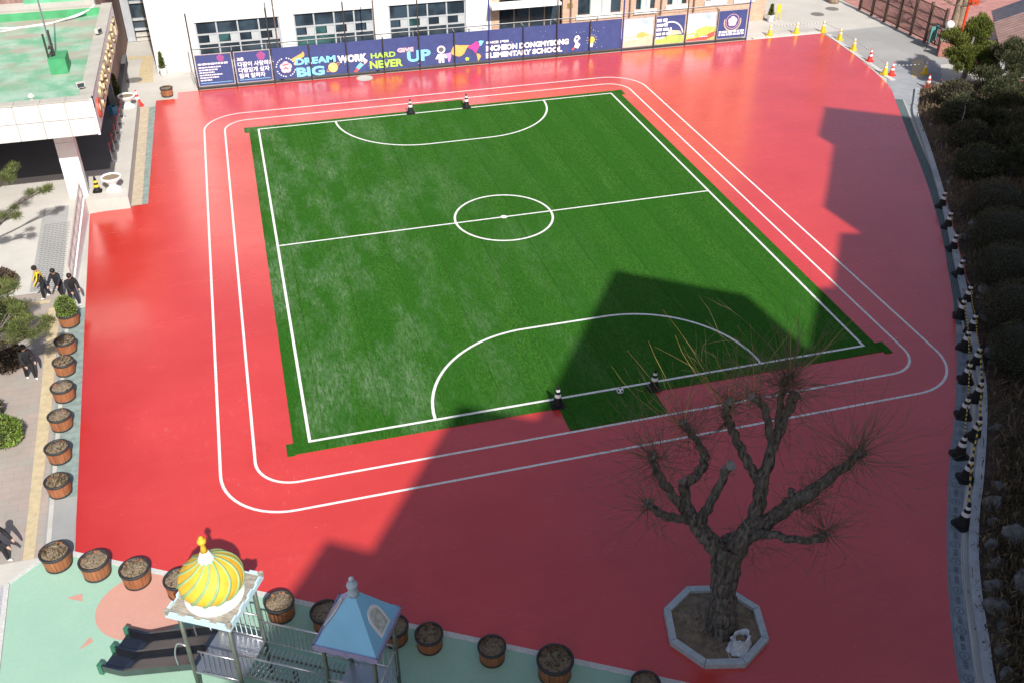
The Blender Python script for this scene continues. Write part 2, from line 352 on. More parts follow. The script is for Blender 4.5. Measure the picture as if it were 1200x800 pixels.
tag(gr.build('groove_marks', M('groove', (.10, .10, .10), .9, .1, 5), ro), kind='stuff')
# platform and the floor under the canopy
pf = struct(MB().prism([(-24, 5.42), (-16.2, 5.42), (-16.2, 17.9), (-24, 17.9)], -.03, .6).build('platform', CONC_L))
MB().bb(-60, -17.15, 8.75, 26, .3, .604).build('shaded_floor', FLOOR_SHADE, pf)  # floor colour darkened inside the canopy's shadow, deepening the shade
struct(MB().flat([(-16.19, 5.66), (-15.72, 5.66), (-15.72, 18.2), (-16.19, 18.2)], .002).build('sand_border', SAND))
struct(MB().flat([(-15.71, 5.67), (-15.45, 5.67), (-15.38, 18.2), (-15.71, 18.2)], .004).build('green_border', TEAL))
MB().flat([(-16.55, 22.4), (-15.6, 22.4), (-15.75, 27.4), (-17.6, 27.6), (-17.6, 27.0), (-16.35, 27.0)], -.022).build('tactile_strip', TACT); struct(bpy.data.objects['tactile_strip.002'])
# plaza beyond the court on the right
struct(MB().flat([(25.5, 22.2), (40, 22.2), (33, 25.5), (33, 60), (25.5, 60)], -.020).build('plaza', CONC_L))
struct(MB().flat([(27.7, 20.2), (33.2, 20.4), (33.0, 12.5), (27.4, 12.8)], -.016).build('driveway', CONC_D))
struct(MB().flat([(33.2, 8), (60, 8), (60, 60), (33.2, 60)], -.014).build('street', M('pink_road', (.40, .19, .17), .85, .15, 1.5)))
struct(MB().flat([(26.25, 10.2), (28.6, 13.9), (32.0, 13.2), (28.6, 8.4), (27.3, 8.9)], -.008).build('paved_apron', GREYP))
struct(MB().flat([(30.2, 13.6), (30.95, 13.5), (28.95, 10.7), (28.4, 11.0)], -.004).build('tactile_strip', TACT))
edge = struct(link('court_edging', None))
for i in range(9):
    y = 19.8 - i * 1.0; x = 27.86 - (19.85 - y) * .1; link('kerb_stone', MB().box(0, 0, 0, .34, .98, .07).mesh('kerb_stone', GRANITE) if i == 0 else edge.children[0].data, edge, (x, y - .5, -.02), R(-5))
for i in range(5): link('kerb_stone', edge.children[0].data, edge, (23.1 + i * 1.0, 20.32, -.02), R(90))
# strip between court and bank: grating above, film-covered drain channel below
def strip_poly(ya, yb, pa, pb): 
    A = [q for q in RR if yb < q[1] < ya]; B = [q for q in KI if pb < q[1] < pa]; return A + B[::-1]
struct(MB().prism([(26.3, 10.2)] + strip_poly(10.3, -40, 10, -40), -.05, -.012).build('kerb_path', GREYP))
gl = [q for q in RR if -13.2 < q[1] < 8.4]
dr = struct(link('drain_channel', None))
GL = offset(gl, .22); MBg = ribbon(GL, .42, -.006); MBg.build('grating', GRATE, dr)
ribbon(offset(gl, .47), .05, -.002).build('pale_joint', CONC_L, dr)
FILM = M('print_film', (.22, .25, .28), .45, .16, 3); INK = M('film_ink', (.13, .15, .17), .6, .1, 3)
fl = [q for q in RR if q[1] < -13.2]; seg = 7
for s0 in range(0, len(fl) - 1, seg):
    sl = fl[s0:s0 + seg + 1]
    if len(sl) < 2: continue
    sl = list(sl); a, b = np.array(sl[-2]), np.array(sl[-1]); sl[-1] = tuple(b - (b - a) / np.hypot(*(b - a)) * .05)
    fo = ribbon(offset(sl, .235), .43, -.004).build('film_sheet', FILM, dr)
    ink = MB()
    for d in (.06, .41):
        o_ = offset(sl, d)
        for i in range(len(o_) - 1):
            a, b = np.array(o_[i]), np.array(o_[i + 1])
            for u in (0, .25, .5, .75):
                ink.add(ribbon([tuple(a + (b - a) * u), tuple(a + (b - a) * (u + .17))], .018, .0).v, [(1, 3, 2, 0)])
    o_ = offset(sl, .235)
    for i in range(len(o_) - 1):
        a, b = np.array(o_[i]), np.array(o_[i + 1]); t = (b - a) / np.hypot(*(b - a)); nn_ = np.array((-t[1], t[0]))
        if i % 2 == 0:
            for k in range(7):
                c0 = a + (b - a) * (.1 + k * .11); ink.add(ribbon([tuple(c0 - nn_ * .055 + t * random.uniform(-.02, .02)), tuple(c0 + nn_ * .055)], .03, .0).v, [(1, 3, 2, 0)])
        else:
            m0 = a + (b - a) * .5; ring = [(m0[0] + .12 * math.cos(q), m0[1] + .12 * math.sin(q)) for q in np.linspace(0, 6.283, 12, endpoint=False)]
            r_ = ribbon(ring, .03, .0, True); ink.add(r_.v, r_.f); r_ = ribbon([tuple(m0 - t * .06), tuple(m0 + t * .06)], .04, .0); ink.add(r_.v, r_.f)
    ink.build('film_print', INK, fo)
ribbon(offset([q for q in KI if q[1] < -11], -.04), .08, -.003).build('pale_joint', CONC_L, dr)
# concrete kerb of the bank in cast lengths
kk = struct(link('bank_kerb', None)); KO = KI
ko = offset(KI, .03)
for i in range(0, len(KI) - 2, 3):
    sl = KI[i:i + 4]; inn = offset(sl, .10); out = offset(sl, .36)
    inn = [tuple(np.array(inn[0]))] + inn[1:-1] + [tuple(np.array(inn[-1]) * .996 + np.array(inn[-2]) * .004)]
    MB().prism(inn + out[::-1], -.05, .11).build('kerb_length', GRAN_D if KI[i][1] > 3 else M('kerb_concrete', (.40, .42, .44), .8, .14, 3, .1, 40), kk)
# bank
bk = MB(); rows = [.36, .8, 1.4, 2.4, 4, 7, 12, 22]; hs = [.04, .14, .32, .55, .85, 1.2, 1.4, 1.5]
for d, h in zip(rows, hs):
    for q in offset(KI, d) if d < 5 else [(x + d * .85, y - d * .5 + .0) for x, y in KI]:
        bk.v.append((q[0], q[1], h + random.uniform(-.04, .05)))
nK = len(KI)
for r_ in range(len(rows) - 1):
    for i in range(nK - 1): bk.f.append((r_ * nK + i, r_ * nK + i + 1, (r_ + 1) * nK + i + 1, (r_ + 1) * nK + i)); bk.m.append(0)
struct(bk.build('bank', EARTH, None, True))
# ---------------------------------------------------------------- turf pitch with its lines
tf = struct(link('turf_pitch', None))
MB().prism([(-10.52, -13.75), (10.5, -13.75), (10.52, 13.62), (-10.5, 13.62)], .001, .018).build('turf_carpet', TURF, tf)
for x, y, w, h in ((-.09, -14.36, 3.42, 1.2), (-.1, 14.1, 3.1, .94), (-10.62, 13.3, .24, .66), (10.63, 13.3, .28, .7), (-10.62, -13.5, .26, .6), (10.66, -13.55, .3, .7)):
    MB().box(x, y, .0085, w, h, .017).build('turf_patch', TURF, tf)
ZL = .022
for ln in ([(-10, -13.25), (10, -13.25)], [(-10, 13.25), (10, 13.25)]): ribbon([(ln[0][0] - .05, ln[0][1]), (ln[1][0] + .05, ln[1][1])], .1, ZL).build('pitch_line', LINE, tf)
for x in (-10, 10): ribbon([(x, -13.2), (x, 13.2)], .1, ZL).build('pitch_line', LINE, tf)
ribbon([(-9.95, 0), (9.95, 0)], .09, ZL).build('pitch_line', LINE, tf)
ribbon([(2.2 * math.cos(a), 2.2 * math.sin(a)) for a in np.linspace(0, 2 * math.pi, 96, endpoint=False)], .1, ZL + .0015, True).build('pitch_line', LINE, tf)
MB().flat([(.15 * math.cos(a), .15 * math.sin(a)) for a in np.linspace(0, 2 * math.pi, 20, endpoint=False)], ZL + .003).build('centre_spot', LINE, tf)
for s in (-1, 1):
    arc = [(-1.6 - 4.3 * math.cos(a), s * (-13.2 + 4.3 * math.sin(a))) for a in np.linspace(0, math.pi / 2, 24)] + [(1.6 + 4.3 * math.sin(a), s * (-13.2 + 4.3 * math.cos(a))) for a in np.linspace(0, math.pi / 2, 24)]
    ribbon(arc, .1, ZL + .0015).build('pitch_line', LINE, tf)
# running lanes
ln_ = struct(link('lane_markings', None))
for x0, x1, y0, y1, r0 in ((-12.8, 12.4, -16.25, 15.9, 2.1), (-11.74, 11.32, -15.03, 14.82, 1.25)):
    pts = []
    for cx, cy, a in ((x1 - r0, y0 + r0, -90), (x1 - r0, y1 - r0, 0), (x0 + r0, y1 - r0, 90), (x0 + r0, y0 + r0, 180)):
        pts += [(cx + r0 * math.cos(R(a + k)), cy + r0 * math.sin(R(a + k))) for k in np.linspace(0, 90, 14)]
    ribbon(pts, .09, .004, True).build('lane_line', LINE, ln_)
# ---------------------------------------------------------------- school building with white and brick fronts (front wall on Y = 23.9)
FY = 23.9; HB = 13.0
def wall_with_holes(x0, x1, z0, z1, holes, y, th):
    """front wall slab facing -Y with rectangular openings (x0, x1, z0, z1)"""
    xs = sorted({x0, x1, *[h[0] for h in holes], *[h[1] for h in holes]}); mb = MB()
    for a, b in zip(xs, xs[1:]):
        zs = [z0]; hs = sorted([h for h in holes if h[0] <= a and h[1] >= b], key=lambda h: h[2])
        cur = z0
        for h in hs:
            if h[2] > cur: mb.bb(a, b, y, y + th, cur, h[2])
            cur = h[3]
        if cur < z1: mb.bb(a, b, y, y + th, cur, z1)
    return mb
sb = thing('school_building', 'white walled school building with wide grid windows behind the banner fence', 'building', (0, 0, 0))
wins = [(-12.75, -7.75, .35, 2.8), (-6.9, -1.95, .35, 2.85), (-1.02, 3.95, .35, 2.92)]
upper = [(x, x + 5, z, z + 2.0) for z in (4.6, 8.2) for x in (-12.75, -6.9, -1.0)]
wall_with_holes(-15.35, 5.6, -.03, HB, wins + upper, FY, .3).build('wall', WHITEW, sb)
MB().bb(-15.35, -15.05, FY + .3, FY + 16, -.03, HB).build('side_wall', WHITEW, sb)
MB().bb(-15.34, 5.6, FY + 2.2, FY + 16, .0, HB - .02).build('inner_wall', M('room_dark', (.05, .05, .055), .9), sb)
GRILL = M('vent_grille', (.42, .44, .45), .6, .2, 30, stretch=(1, 1, 8))
for wi, (x0, x1, z0, z1) in enumerate(wins):
    f = MB(); y0, y1 = FY + .10, FY + .20; cw = (x1 - x0) / 4; zz = [z0, z0 + 1.12, z0 + 1.68, z1]
    for i in range(5): f.bb(x0 + i * cw - (.045 if 0 < i < 4 else (0 if i == 0 else .09)), x0 + i * cw + (.045 if 0 < i < 4 else (.09 if i == 0 else 0)), y0, y1, z0, z1)
    for k, z in enumerate(zz): f.bb(x0 + .09, x1 - .09, y0 + .004, y1 - .004, z - (0 if k == 0 else .045), z + (0 if k == 3 else .045))
    w = f.build('window', ALU, sb)
    for i in range(4):
        xa, xb = x0 + i * cw + .05, x0 + (i + 1) * cw - .05
        MB().bb(xa, xb, y0 + .05, y0 + .062, zz[2] + .05, zz[3] - .04).build('pane', GLASS, w)
        MB().bb(xa, xa + .62, y0 + .04, y0 + .052, zz[1] + .08, zz[2] - .06).build('pane', GLASS if i != 1 else GLASS_T, w)
        MB().bb(xa + .06 + .62, xb, y0 + .03, y0 + .06, zz[1] + .05, zz[2] - .05).build('vent_panel', GRILL, w)
        MB().bb(xa, xb, y0 + .05, y0 + .062, zz[0] + .05, zz[1] - .05).build('pane', GLASS_T if (wi == 1 and i in (0, 1)) else GLASS, w)
    MB().bb(x0 - .1, x1 + .1, FY - .05, FY + .1, z0 - .08, z0 - .002).build('sill', WHITE, w)
for x0, x1, z0, z1 in upper:
    w = MB().bb(x0, x1, FY + .12, FY + .135, z0, z1).build('window', GLASS, sb)
    f = MB()
    for i in range(5): f.bb(x0 + i * 1.23, x0 + i * 1.23 + .08, FY + .08, FY + .118, z0, z1)
    f.build('frame', ALU, w)
# brick wing
bw = thing('brick_building', 'pale brown brick school wing with white sills and glass entrance doors', 'building', (0, 0, 0))
bwin = [(11.5, 14.5, 1.35, 3.2), (15.6, 16.95, 1.4, 3.2), (17.85, 19.25, 1.55, 3.2), (20.7, 22.1, 1.6, 3.3), (22.9, 24.2, 1.6, 3.3)]
bup = [(x0, x1, z, z + 1.8) for z in (5.0, 8.6) for x0, x1, _, _ in bwin]
wall_with_holes(5.6, 25.3, -.03, HB, [(6.15, 10.45, -.03, 2.75)] + bwin + bup, FY + .002, .3).build('wall', BRICK, bw)
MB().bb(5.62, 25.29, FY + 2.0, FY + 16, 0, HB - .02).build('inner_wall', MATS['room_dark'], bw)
MB().bb(25.0, 25.3, FY + .302, FY + 16, -.03, HB).build('side_wall', BRICK, bw)
MB().bb(5.602, 6.15, FY + .01, FY + .12, -.03, 3.0).build('door_pier', WHITEW, bw)
for i, (x0, x1, z0, z1) in enumerate(bwin + bup):
    w = MB().bb(x0, x1, FY + .14, FY + .152, z0, z1).build('window', GLASS, bw)
    if i < 5:
        wd = x1 - x0
        MB().bb(x0 + wd * .3, x1 - wd * .22, FY + .10, FY + .135, z0, z1).build('blind', M('blind', (.50, .52, .52), .7, .06, 20), w)
        MB().bb(x0 + wd * .56, x0 + wd * .58, FY + .07, FY + .098, z0, z1).build('mullion', ALU, w)
        MB().bb(x0 - .12, x1 + .12, FY - .10, FY + .002, z0 - .28, z0 - .005).build('sill', WHITE, w)
        MB().bb(x0 + wd * .29 - .05, x0 + wd * .29, FY + .07, FY + .13, z0, z1).build('mullion', M('teal_curtain', (.05, .16, .15), .8), w)
ent = MB()
for i in range(5): ent.bb(6.2 + i * 1.04, 6.28 + i * 1.04, FY + .5, FY + .58, 0, 2.7)
ent.bb(6.2, 10.44, FY + .502, FY + .578, 2.1, 2.2); en = ent.build('entrance_frame', M('bronze_frame', (.28, .22, .17), .5, .1, 4), bw)
for i in range(4):
    d = MB().bb(6.29 + i * 1.04, 7.23 + i * 1.04, FY + .53, FY + .545, .05, 2.08).build('door_pane', GLASS, en)
    MB().bb(6.29 + i * 1.04, 7.23 + i * 1.04, FY + .53, FY + .545, 2.22, 2.7).build('door_pane', GLASS, en)
cp = MB(); cp.bb(5.4, 10.0, FY - 1.1, FY + .0, 2.45, 2.62); cp.build('door_canopy', WHITE, bw)
for x in (11.0, 15.15, 17.4, 19.8): MB().tube([(x, FY - .08, 0), (x, FY - .08, HB)], .055, 8).build('downpipe', M('pipe_brown', (.22, .15, .12), .5, .1, 4), bw)
MB().box(10.95, FY - .02, 2.05, .35, .04, .3).build('name_plate', M('brass', (.45, .32, .10), .4, .1, 5, metal=.6), bw)
# glazed link between the wings
lk = thing('glazed_link', 'grey framed glass stair link beside the white school wall', 'building', (0, 0, 0))
MB().bb(-17.2, -15.36, 31.2, 31.3, 0, 12).build('glass_wall', GLASS, lk)
f = MB(); f.bb(-17.35, -16.85, 30.6, 31.1, 0, 12); f.build('column', M('grey_column', (.38, .40, .43), .6, .08, 2), lk)
for z in (.0, .55, 1.2, 2.3, 3.9, 5.2, 6.6): MB().bb(-16.84, -15.36, 31.05, 31.19, z, z + .14).build('transom', ALU, lk)
for z in (.15, .4): MB().bb(-16.8, -15.5, 30.5 + z * .5, 30.9 + z * .5, z - .15, z + .02).build('step', CONC_L, lk)
MB().tube([(-15.75, 30.6, 0), (-15.75, 30.6, 6)], .04, 6).build('mullion', DARK, lk)

# ---------------------------------------------------------------- left canopy building
cb = thing('canopy_building', 'white canopy building with green flat roof and gold letters over dark forecourt', 'building', (0, 0, 0))
X1, Y0, Z0, Z1, XL, YB = -16.5, 4.1, 4.15, 5.65, -32.0, 18.6
MB().bb(XL, X1 - .02, Y0 + .06, YB, Z0 + .02, 5.15).build('roof_slab', JOINT, cb)
grm, t, b = newmat('green_roof'); v = mapped(t)
c = mix(t, ramp(t, noise(t, v, .8, 6, .65), .42, .6), (.15, .37, .23), (.32, .47, .37))
sxx = t.nodes.new('ShaderNodeSeparateXYZ'); t.links.new(v, sxx.inputs[0])
silt = math_(t, 'MULTIPLY', ramp(t, noise(t, mapped(t, (.6, 1, 1), .4), .55, 6, .6), .46, .6), ramp(t, sxx.outputs[1], 6.5, 10, 0, 1))
c = mix(t, math_(t, 'MULTIPLY', silt, .9), c, (.36, .31, .26)); c = mix(t, ramp(t, noise(t, mapped(t, (.5, 2, 1), .2), 1.6, 6, .7), .58, .7, 0, .5), c, (.48, .52, .45))
t.links.new(c, b.inputs['Base Color']); b.inputs['Roughness'].default_value = .7
MB().bb(XL + .3, X1 - .52, Y0 + .5, YB - .3, 5.15, 5.2).build('roof_floor', grm, cb)
# parapets
par = MB(); par.bb(XL, X1, Y0 + .05, Y0 + .5, 5.155, Z1); par.build('parapet', COPE, cb)
MB().bb(X1 - .5, X1 - .03, Y0 + .5, YB, 5.155, Z1).build('parapet', COPE, cb)
MB().bb(XL, X1 - .5, YB - .35, YB, 5.155, Z1).build('parapet', COPE, cb)
MB().bb(XL, X1 - .505, YB - .375, YB - .352, 5.2, Z1 - .05).build('parapet_face', M('roof_upturn', (.07, .32, .14), .7, .15, 1.5), cb)
# coping stones
for i in range(15): 
    x0 = X1 - .02 - i * 1.0; MB().box(x0 - .5, Y0 + .26, Z1 + .025, .985, .52, .05, random.uniform(-.004, .004)).build('coping_stone', COPE, cb)
for i in range(14): MB().box(X1 - .25, Y0 + 1.05 + i * 1.0, Z1 + .025, .54, .985, .05, random.uniform(-.006, .006)).build('coping_stone', COPE, cb)
# fascia panels on the front: two courses
pm = MB().box(0, 0, 0, .965, .05, .72).mesh('fascia_panel', FASC)
for i in range(15):
    for k in range(2): link('fascia_panel', pm, cb, (X1 - .08 - .5 - i * 1.0, Y0 + .03 + random.uniform(0, .004), Z0 + .37 + k * .75))
MB().bb(XL, X1 - .05, Y0 + .057, Y0 + .12, Z0, Z1 - .02).build('fascia_backing', JOINT, cb)
sf = MB(); sf.bb(X1 - .03, X1 + .0, Y0 + .02, YB, Z0, Z1 + .0); sf.build('sign_fascia', M('sign_white', (.72, .73, .76), .5, .04, 2), cb)
MB().bb(X1 - .07, X1 + .03, Y0 - .03, Y0 + .02, Z0 - .01, Z1 + .06).build('corner_trim', WHITE, cb)
GOLD = M('gold_letter', (.46, .36, .22), .45, .15, 6, metal=.25)
em = MB().tube([(X1 + .0, 5.35, 4.85), (X1 + .09, 5.35, 4.85)], .42, 20).build('emblem', M('emblem_red', (.55, .09, .05), .5, .3, 5), cb)
MB().tube([(X1 + .09, 5.35, 4.85), (X1 + .11, 5.35, 4.85)], .22, 5).build('emblem_heart', GOLD, em)
for i, ch in enumerate('인천동명초등학교'):
    text('sign_letter', ch, 1.05, GOLD, cb, (X1 + .06, 6.35 + i * 1.47, 4.48), (R(90), 0, R(90)), .03, .05)
MB().bb(-18.72, -17.92, 5.95, 6.55, .6, Z0 + .03).build('column', WHITE, cb)
for z in (1.9, 3.2): MB().bb(-18.725, -17.915, 5.945, 6.555, z, z + .015).build('column_joint', JOINT, cb)
MB().bb(-26.5, -25.7, 5.95, 6.55, .6, Z0 + .03).build('column', WHITE, cb)
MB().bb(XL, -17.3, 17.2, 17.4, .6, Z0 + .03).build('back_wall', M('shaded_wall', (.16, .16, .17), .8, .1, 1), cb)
for i in range(6): 
    d = MB().bb(-19.2 - i * 2.0, -17.6 - i * 2.0, 17.12, 17.19, .62, 3.0).build('glass_door', GLASS, cb); MB().bb(-18.42 - i * 2, -18.36 - i * 2, 17.06, 17.115, .62, 3.0).build('door_rail', ALU, d)
# things on the roof
fp = thing('flagpole_stand', 'green roof block carrying a tall flagpole and two stubs', 'flagpole', (-18.3, 9.7, 5.2))
MB().box(0, 0, .35, .75, 1.2, .7, 0).build('base_block', M('green_block', (.06, .30, .13), .6, .1, 3), fp)
MB().tube([(-.2, 0, .3), (-.2, 0, 7.2)], [.045, .03], 8).build('pole', STEEL, fp)
for x, y in ((-.12, .28), (-.28, -.3), (-.05, -.12)): MB().tube([(x - .06, y, .2), (x - .06, y, 1.75)], .045, 8).build('pole_stub', DARK, fp)
cl = MB(); cl.box(-.2, 0, 1.1, .14, .7, .06); cl.box(-.2, 0, .85, .12, .7, .05); cl.build('clamp', DARK, fp)
hz = smoothline([(-24, 17.6, 5.24), (-21.5, 16.9, 5.24), (-19.6, 17.2, 5.24), (-18.2, 18.1, 5.3), (-17.3, 18.3, 5.72)], 8)
tag(MB().tube(hz, .045, 6).build('white_hose', WHITE, None, True), 'white hose lying along the back parapet of the green roof', 'hose')
hz = smoothline([(-24, 16.5, 5.24), (-21.9, 16.4, 5.24), (-20.6, 17.0, 5.24), (-19.2, 17.35, 5.28), (-17.8, 18.0, 5.5)], 8)
tag(MB().tube(hz, .035, 6).build('white_hose', WHITE, None, True), 'thinner white cable crossing the back of the green roof', 'cable')
def floodlight(x, y, rz_, lab):
    o = thing('floodlight', lab, 'floodlight', (x, y, Z1 + .05), rz_)
    MB().box(0, 0, .06, .1, .1, .12).build('bracket', DARK, o); h = MB(); h.box(0, -.05, .2, .34, .18, .22); h.build('lamp_housing', M('lamp_cream', (.55, .53, .47), .5, .1, 5), o)
    MB().box(0, -.145, .2, .28, .01, .17).build('lens', GLASS, o)
floodlight(-16.8, 13.0, R(60), 'cream floodlight clamped on the side parapet of green roof')
floodlight(-17.0, 5.4, R(20), 'cream floodlight at the front corner of green roof parapet')
vp = thing('vent_pipe', 'small white vent pipe standing on the green roof by front parapet', 'vent', (-18.9, 4.9, 5.2))
MB().tube([(0, 0, 0), (0, 0, .5)], .06, 10).build('pipe', WHITE, vp); MB().lathe([(.11, .5), (.13, .56), (.05, .66)], 12).build('cap', WHITE, vp)
# main school block behind the canopy
mbk = thing('tall_school_block', 'tall school block with brown panels behind the green canopy roof', 'building', (0, 0, 0))
MB().bb(-60, -17.4, 19.6, 38, -.03, 15).build('wall', M('block_brown', (.24, .15, .13), .8, .3, 1.5, stretch=(4, 4, .3)), mbk)
MB().bb(-20.9, -17.7, 19.3, 19.59, 4.9, 6.6).build('green_panel', M('panel_green', (.12, .38, .22), .6, .2, 1), mbk)
for i in range(4): MB().bb(-24.9 - i * 4, -22.2 - i * 4, 19.54, 19.597, 8.3, 10.2).build('window', GLASS, mbk)
MB().bb(-60, -17.41, 19.05, 19.595, 5.3, 5.75).build('ledge', CONC_L, mbk)

# ---------------------------------------------------------------- stanchions and pots on the platform
ST_RED = M('stanchion_red', (.42, .05, .07), .5, .1, 5)
def stanchion():
    o = thing('stanchion', 'slim red topped barrier post in the row along the platform edge', 'barrier post', (0, 0, 0), 0, 'barrier posts along the platform edge')
    MB().lathe([(.17, 0), (.17, .02), (.05, .05), (.02, .07)], 14).build('base', STEEL, o, True); MB().tube([(0, 0, .05), (0, 0, .62)], .022, 8).build('lower_post', STEEL, o)
    MB().tube([(0, 0, .62), (0, 0, .98)], .03, 8).build('upper_post', ST_RED, o); return o
stp = stanchion()
for x, y in ((-17.07, 9.6), (-17.03, 10.8), (-16.98, 12.0), (-16.94, 13.2), (-16.9, 14.4), (-16.86, 15.5)): place(stp, USED, (x, y, .6), 0, f'{ORD[int((y - 9.5) / 1.19)]} red topped barrier post on platform counted from the striped cone')
for i, (a, b_) in enumerate(zip(((-17.07, 9.6), (-17.03, 10.8), (-16.98, 12.0), (-16.94, 13.2), (-16.9, 14.4)), ((-17.03, 10.8), (-16.98, 12.0), (-16.94, 13.2), (-16.9, 14.4), (-16.86, 15.5)))):
    p_ = [(a[0] + (b_[0] - a[0]) * u, a[1] + (b_[1] - a[1]) * u, 1.5 - .22 * math.sin(math.pi * u)) for u in np.linspace(.03, .97, 9)]
    tag(MB().tube(p_, .014, 5).build('barrier_rope', ST_RED), f'{ORD[i]} sagging red barrier rope on platform counted from the striped cone', 'rope', 'ropes between the barrier posts')
def pot(lab, loc, plant=None):
    o = thing('pedestal_pot', lab, 'flower pot', loc)
    MB().lathe([(.36, 0), (.38, .05), (.2, .14), (.16, .26), (.3, .42), (.45, .56), (.47, .64), (.4, .65), (.38, .58)], 24, cap=False).build('pot_body', WHITE, o, True)
    MB().lathe([(.385, .585), (.2, .60), (.01, .605)], 20, cap=False).build('soil', CHIPS, o); return o
pot('white pedestal flower pot beside the striped cone on platform', (-16.85, 6.35, .6))
pot('white pedestal flower pot at the far end of platform', (-16.65, 16.9, .6))

# ---------------------------------------------------------------- banner fence
bf = thing('banner_fence', 'dark steel post fence carrying banners between red court and school', 'fence', (-13, 20.2, 0))
PX = [i * 2.19 for i in range(17)]
for i, x in enumerate(PX):
    tall = i % 2 == 0
    m_ = NAVYP if i in (8, 12, 16) else DARK
    MB().tube([(x, 0, -.05), (x, 0, 4.4 if tall else 2.15)], .05 if i in (8, 12, 16) else .04, 8).build('post', m_, bf)
for z, r_ in ((.1, .025), (2.35, .022), (4.36, .012)): MB().tube([(0, .0, z), (35.04, .0, z)], r_, 6).build('rail', DARK if z < 4 else ALU, bf)
for i in range(0, 16, 1): MB().tube([(PX[i], .0, 2.15 if i % 2 else 2.2), (PX[i], .75, 2.15)], .015, 5).build('brace', ALU, bf)
MB().tube([(-.7, .75, 2.15), (35.04, .75, 2.15)], .02, 6).build('rail', ALU, bf)
for i in range(0, 17, 2): MB().tube([(PX[i] - .2, .75, 0), (PX[i] - .2, .75, 2.15)], .02, 6).build('back_strut', ALU, bf)
MB().box(17.52, .03, .06, 35.0, .05, .1).build('base_sheet', DARK, bf)
for px_, h in ((-8.15, 6.5), (-2.4, 5.8)):
    o = thing('net_pole', 'slim brown net pole standing just behind the banner fence', 'pole', (px_, 20.75, 0), 0, 'net poles behind the banner fence')
    MB().tube([(0, 0, 0), (0, 0, h)], .04, 8).build('shaft', BROWNM, o); MB().box(0, 0, .02, .2, .2, .04).build('base_plate', DARK, o)
PW = M('print_white', (.80, .80, .82), .6, .04, 4); PCY = M('print_cyan', (.22, .60, .80), .6, .05, 4); PLI = M('print_lime', (.38, .60, .10), .6, .05, 4); PPK = M('print_pink', (.75, .45, .52), .6, .08, 4)
POR = M('print_orange', (.80, .42, .12), .6, .08, 4); PMG = M('print_magenta', (.62, .06, .30), .6, .05, 4); PYE = M('print_yellow', (.80, .60, .10), .6, .06, 4); PRD = M('print_red', (.70, .10, .08), .6, .06, 4)
FRAME = M('board_frame', (.40, .36, .36), .5, .1, 4)
def petals(cx, cz, r, y, n=5, ph=90, mi=0, mb=None):
    mb = mb or MB(); pts = []
    for k in range(60):
        a = 2 * math.pi * k / 60; rr = r * (.80 + .2 * abs(math.cos(n * a / 2)) ** .6) ; pts.append((cx + rr * math.cos(a + R(ph)), cz + rr * math.sin(a + R(ph))))
    return mb.xz(pts, y, mi)
def ringxz(cx, cz, r, w, y, mb=None, a0=0, a1=360, n=40):
    mb = mb or MB()
    for k in range(n):
        a, b_ = R(a0 + (a1 - a0) * k / n), R(a0 + (a1 - a0) * (k + 1) / n)
        mb.xz([(cx + (r - w) * math.cos(a), cz + (r - w) * math.sin(a)), (cx + r * math.cos(a), cz + r * math.sin(a)), (cx + r * math.cos(b_), cz + r * math.sin(b_)), (cx + (r - w) * math.cos(b_), cz + (r - w) * math.sin(b_))], y)
    return mb
def wordbars(rows, y, mb=None):
    mb = mb or MB()
    for x0, x1, z, h in rows:
        x = x0
        while x < x1:
            w = random.uniform(.8, 2.6) * h; mb.xz([(x, z), (min(x + w, x1), z), (min(x + w, x1), z + h), (x, z + h)], y); x += w + h * .45
    return mb
def board(i, name, lab, mat, cat='sign board'):
    o = thing(name, lab, cat, (-13 + i * 2.19, 20.27, .12))
    MB().bb(.10, 2.09, 0, .03, .08, 1.86).build('panel', mat, o)
    f = MB(); f.bb(.06, .10, -.012, .035, .04, 1.90); f.bb(2.09, 2.13, -.012, .035, .04, 1.90); f.bb(.10, 2.09, -.012, .035, .04, .08); f.bb(.10, 2.09, -.012, .035, 1.86, 1.90); f.build('frame', FRAME, o)
    return o
b1 = board(0, 'notice_board', 'navy notice board with many small white lines and rose emblem', NAVY)
wordbars([(.2, 1.9, 1.28, .10)], -.004).build('lettering', PW, b1)
wordbars([(.2, 1.45, 1.10, .07), (.2, 1.25, .95, .07), (.2, 1.05, .80, .07), (.2, 1.5, .65, .07), (.2, 1.25, .50, .07), (.2, .85, .35, .07)], -.004).build('lettering', PW, b1)
wordbars([(.2, 2.0, .20, .035)], -.004).build('lettering', PCY, b1)
petals(1.5, 1.62, .22, -.003).build('rose_print', M('dim_rose', (.30, .08, .25), .6), b1)
b2 = board(1, 'notice_board', 'navy notice board with four lines of bold Korean lettering', NAVY)
for s_, z, sz in (('교훈', 1.36, .22), ('다같이 사랑하자', 1.02, .31), ('다함있게 살자', .68, .31), ('힘써 일하자', .34, .31)): text('lettering', s_, sz, PW, b2, (.2, -.006, z), bold=.008)
wordbars([(.2, 2.0, .20, .035)], -.004).build('lettering', PCY, b2); petals(1.6, 1.55, .26, -.003).build('rose_print', MATS['dim_rose'], b2)
bn = thing('school_banner', 'long navy banner with bright lettering, astronaut and world map', 'banner', (-13 + 2 * 2.19, 20.27, .12))
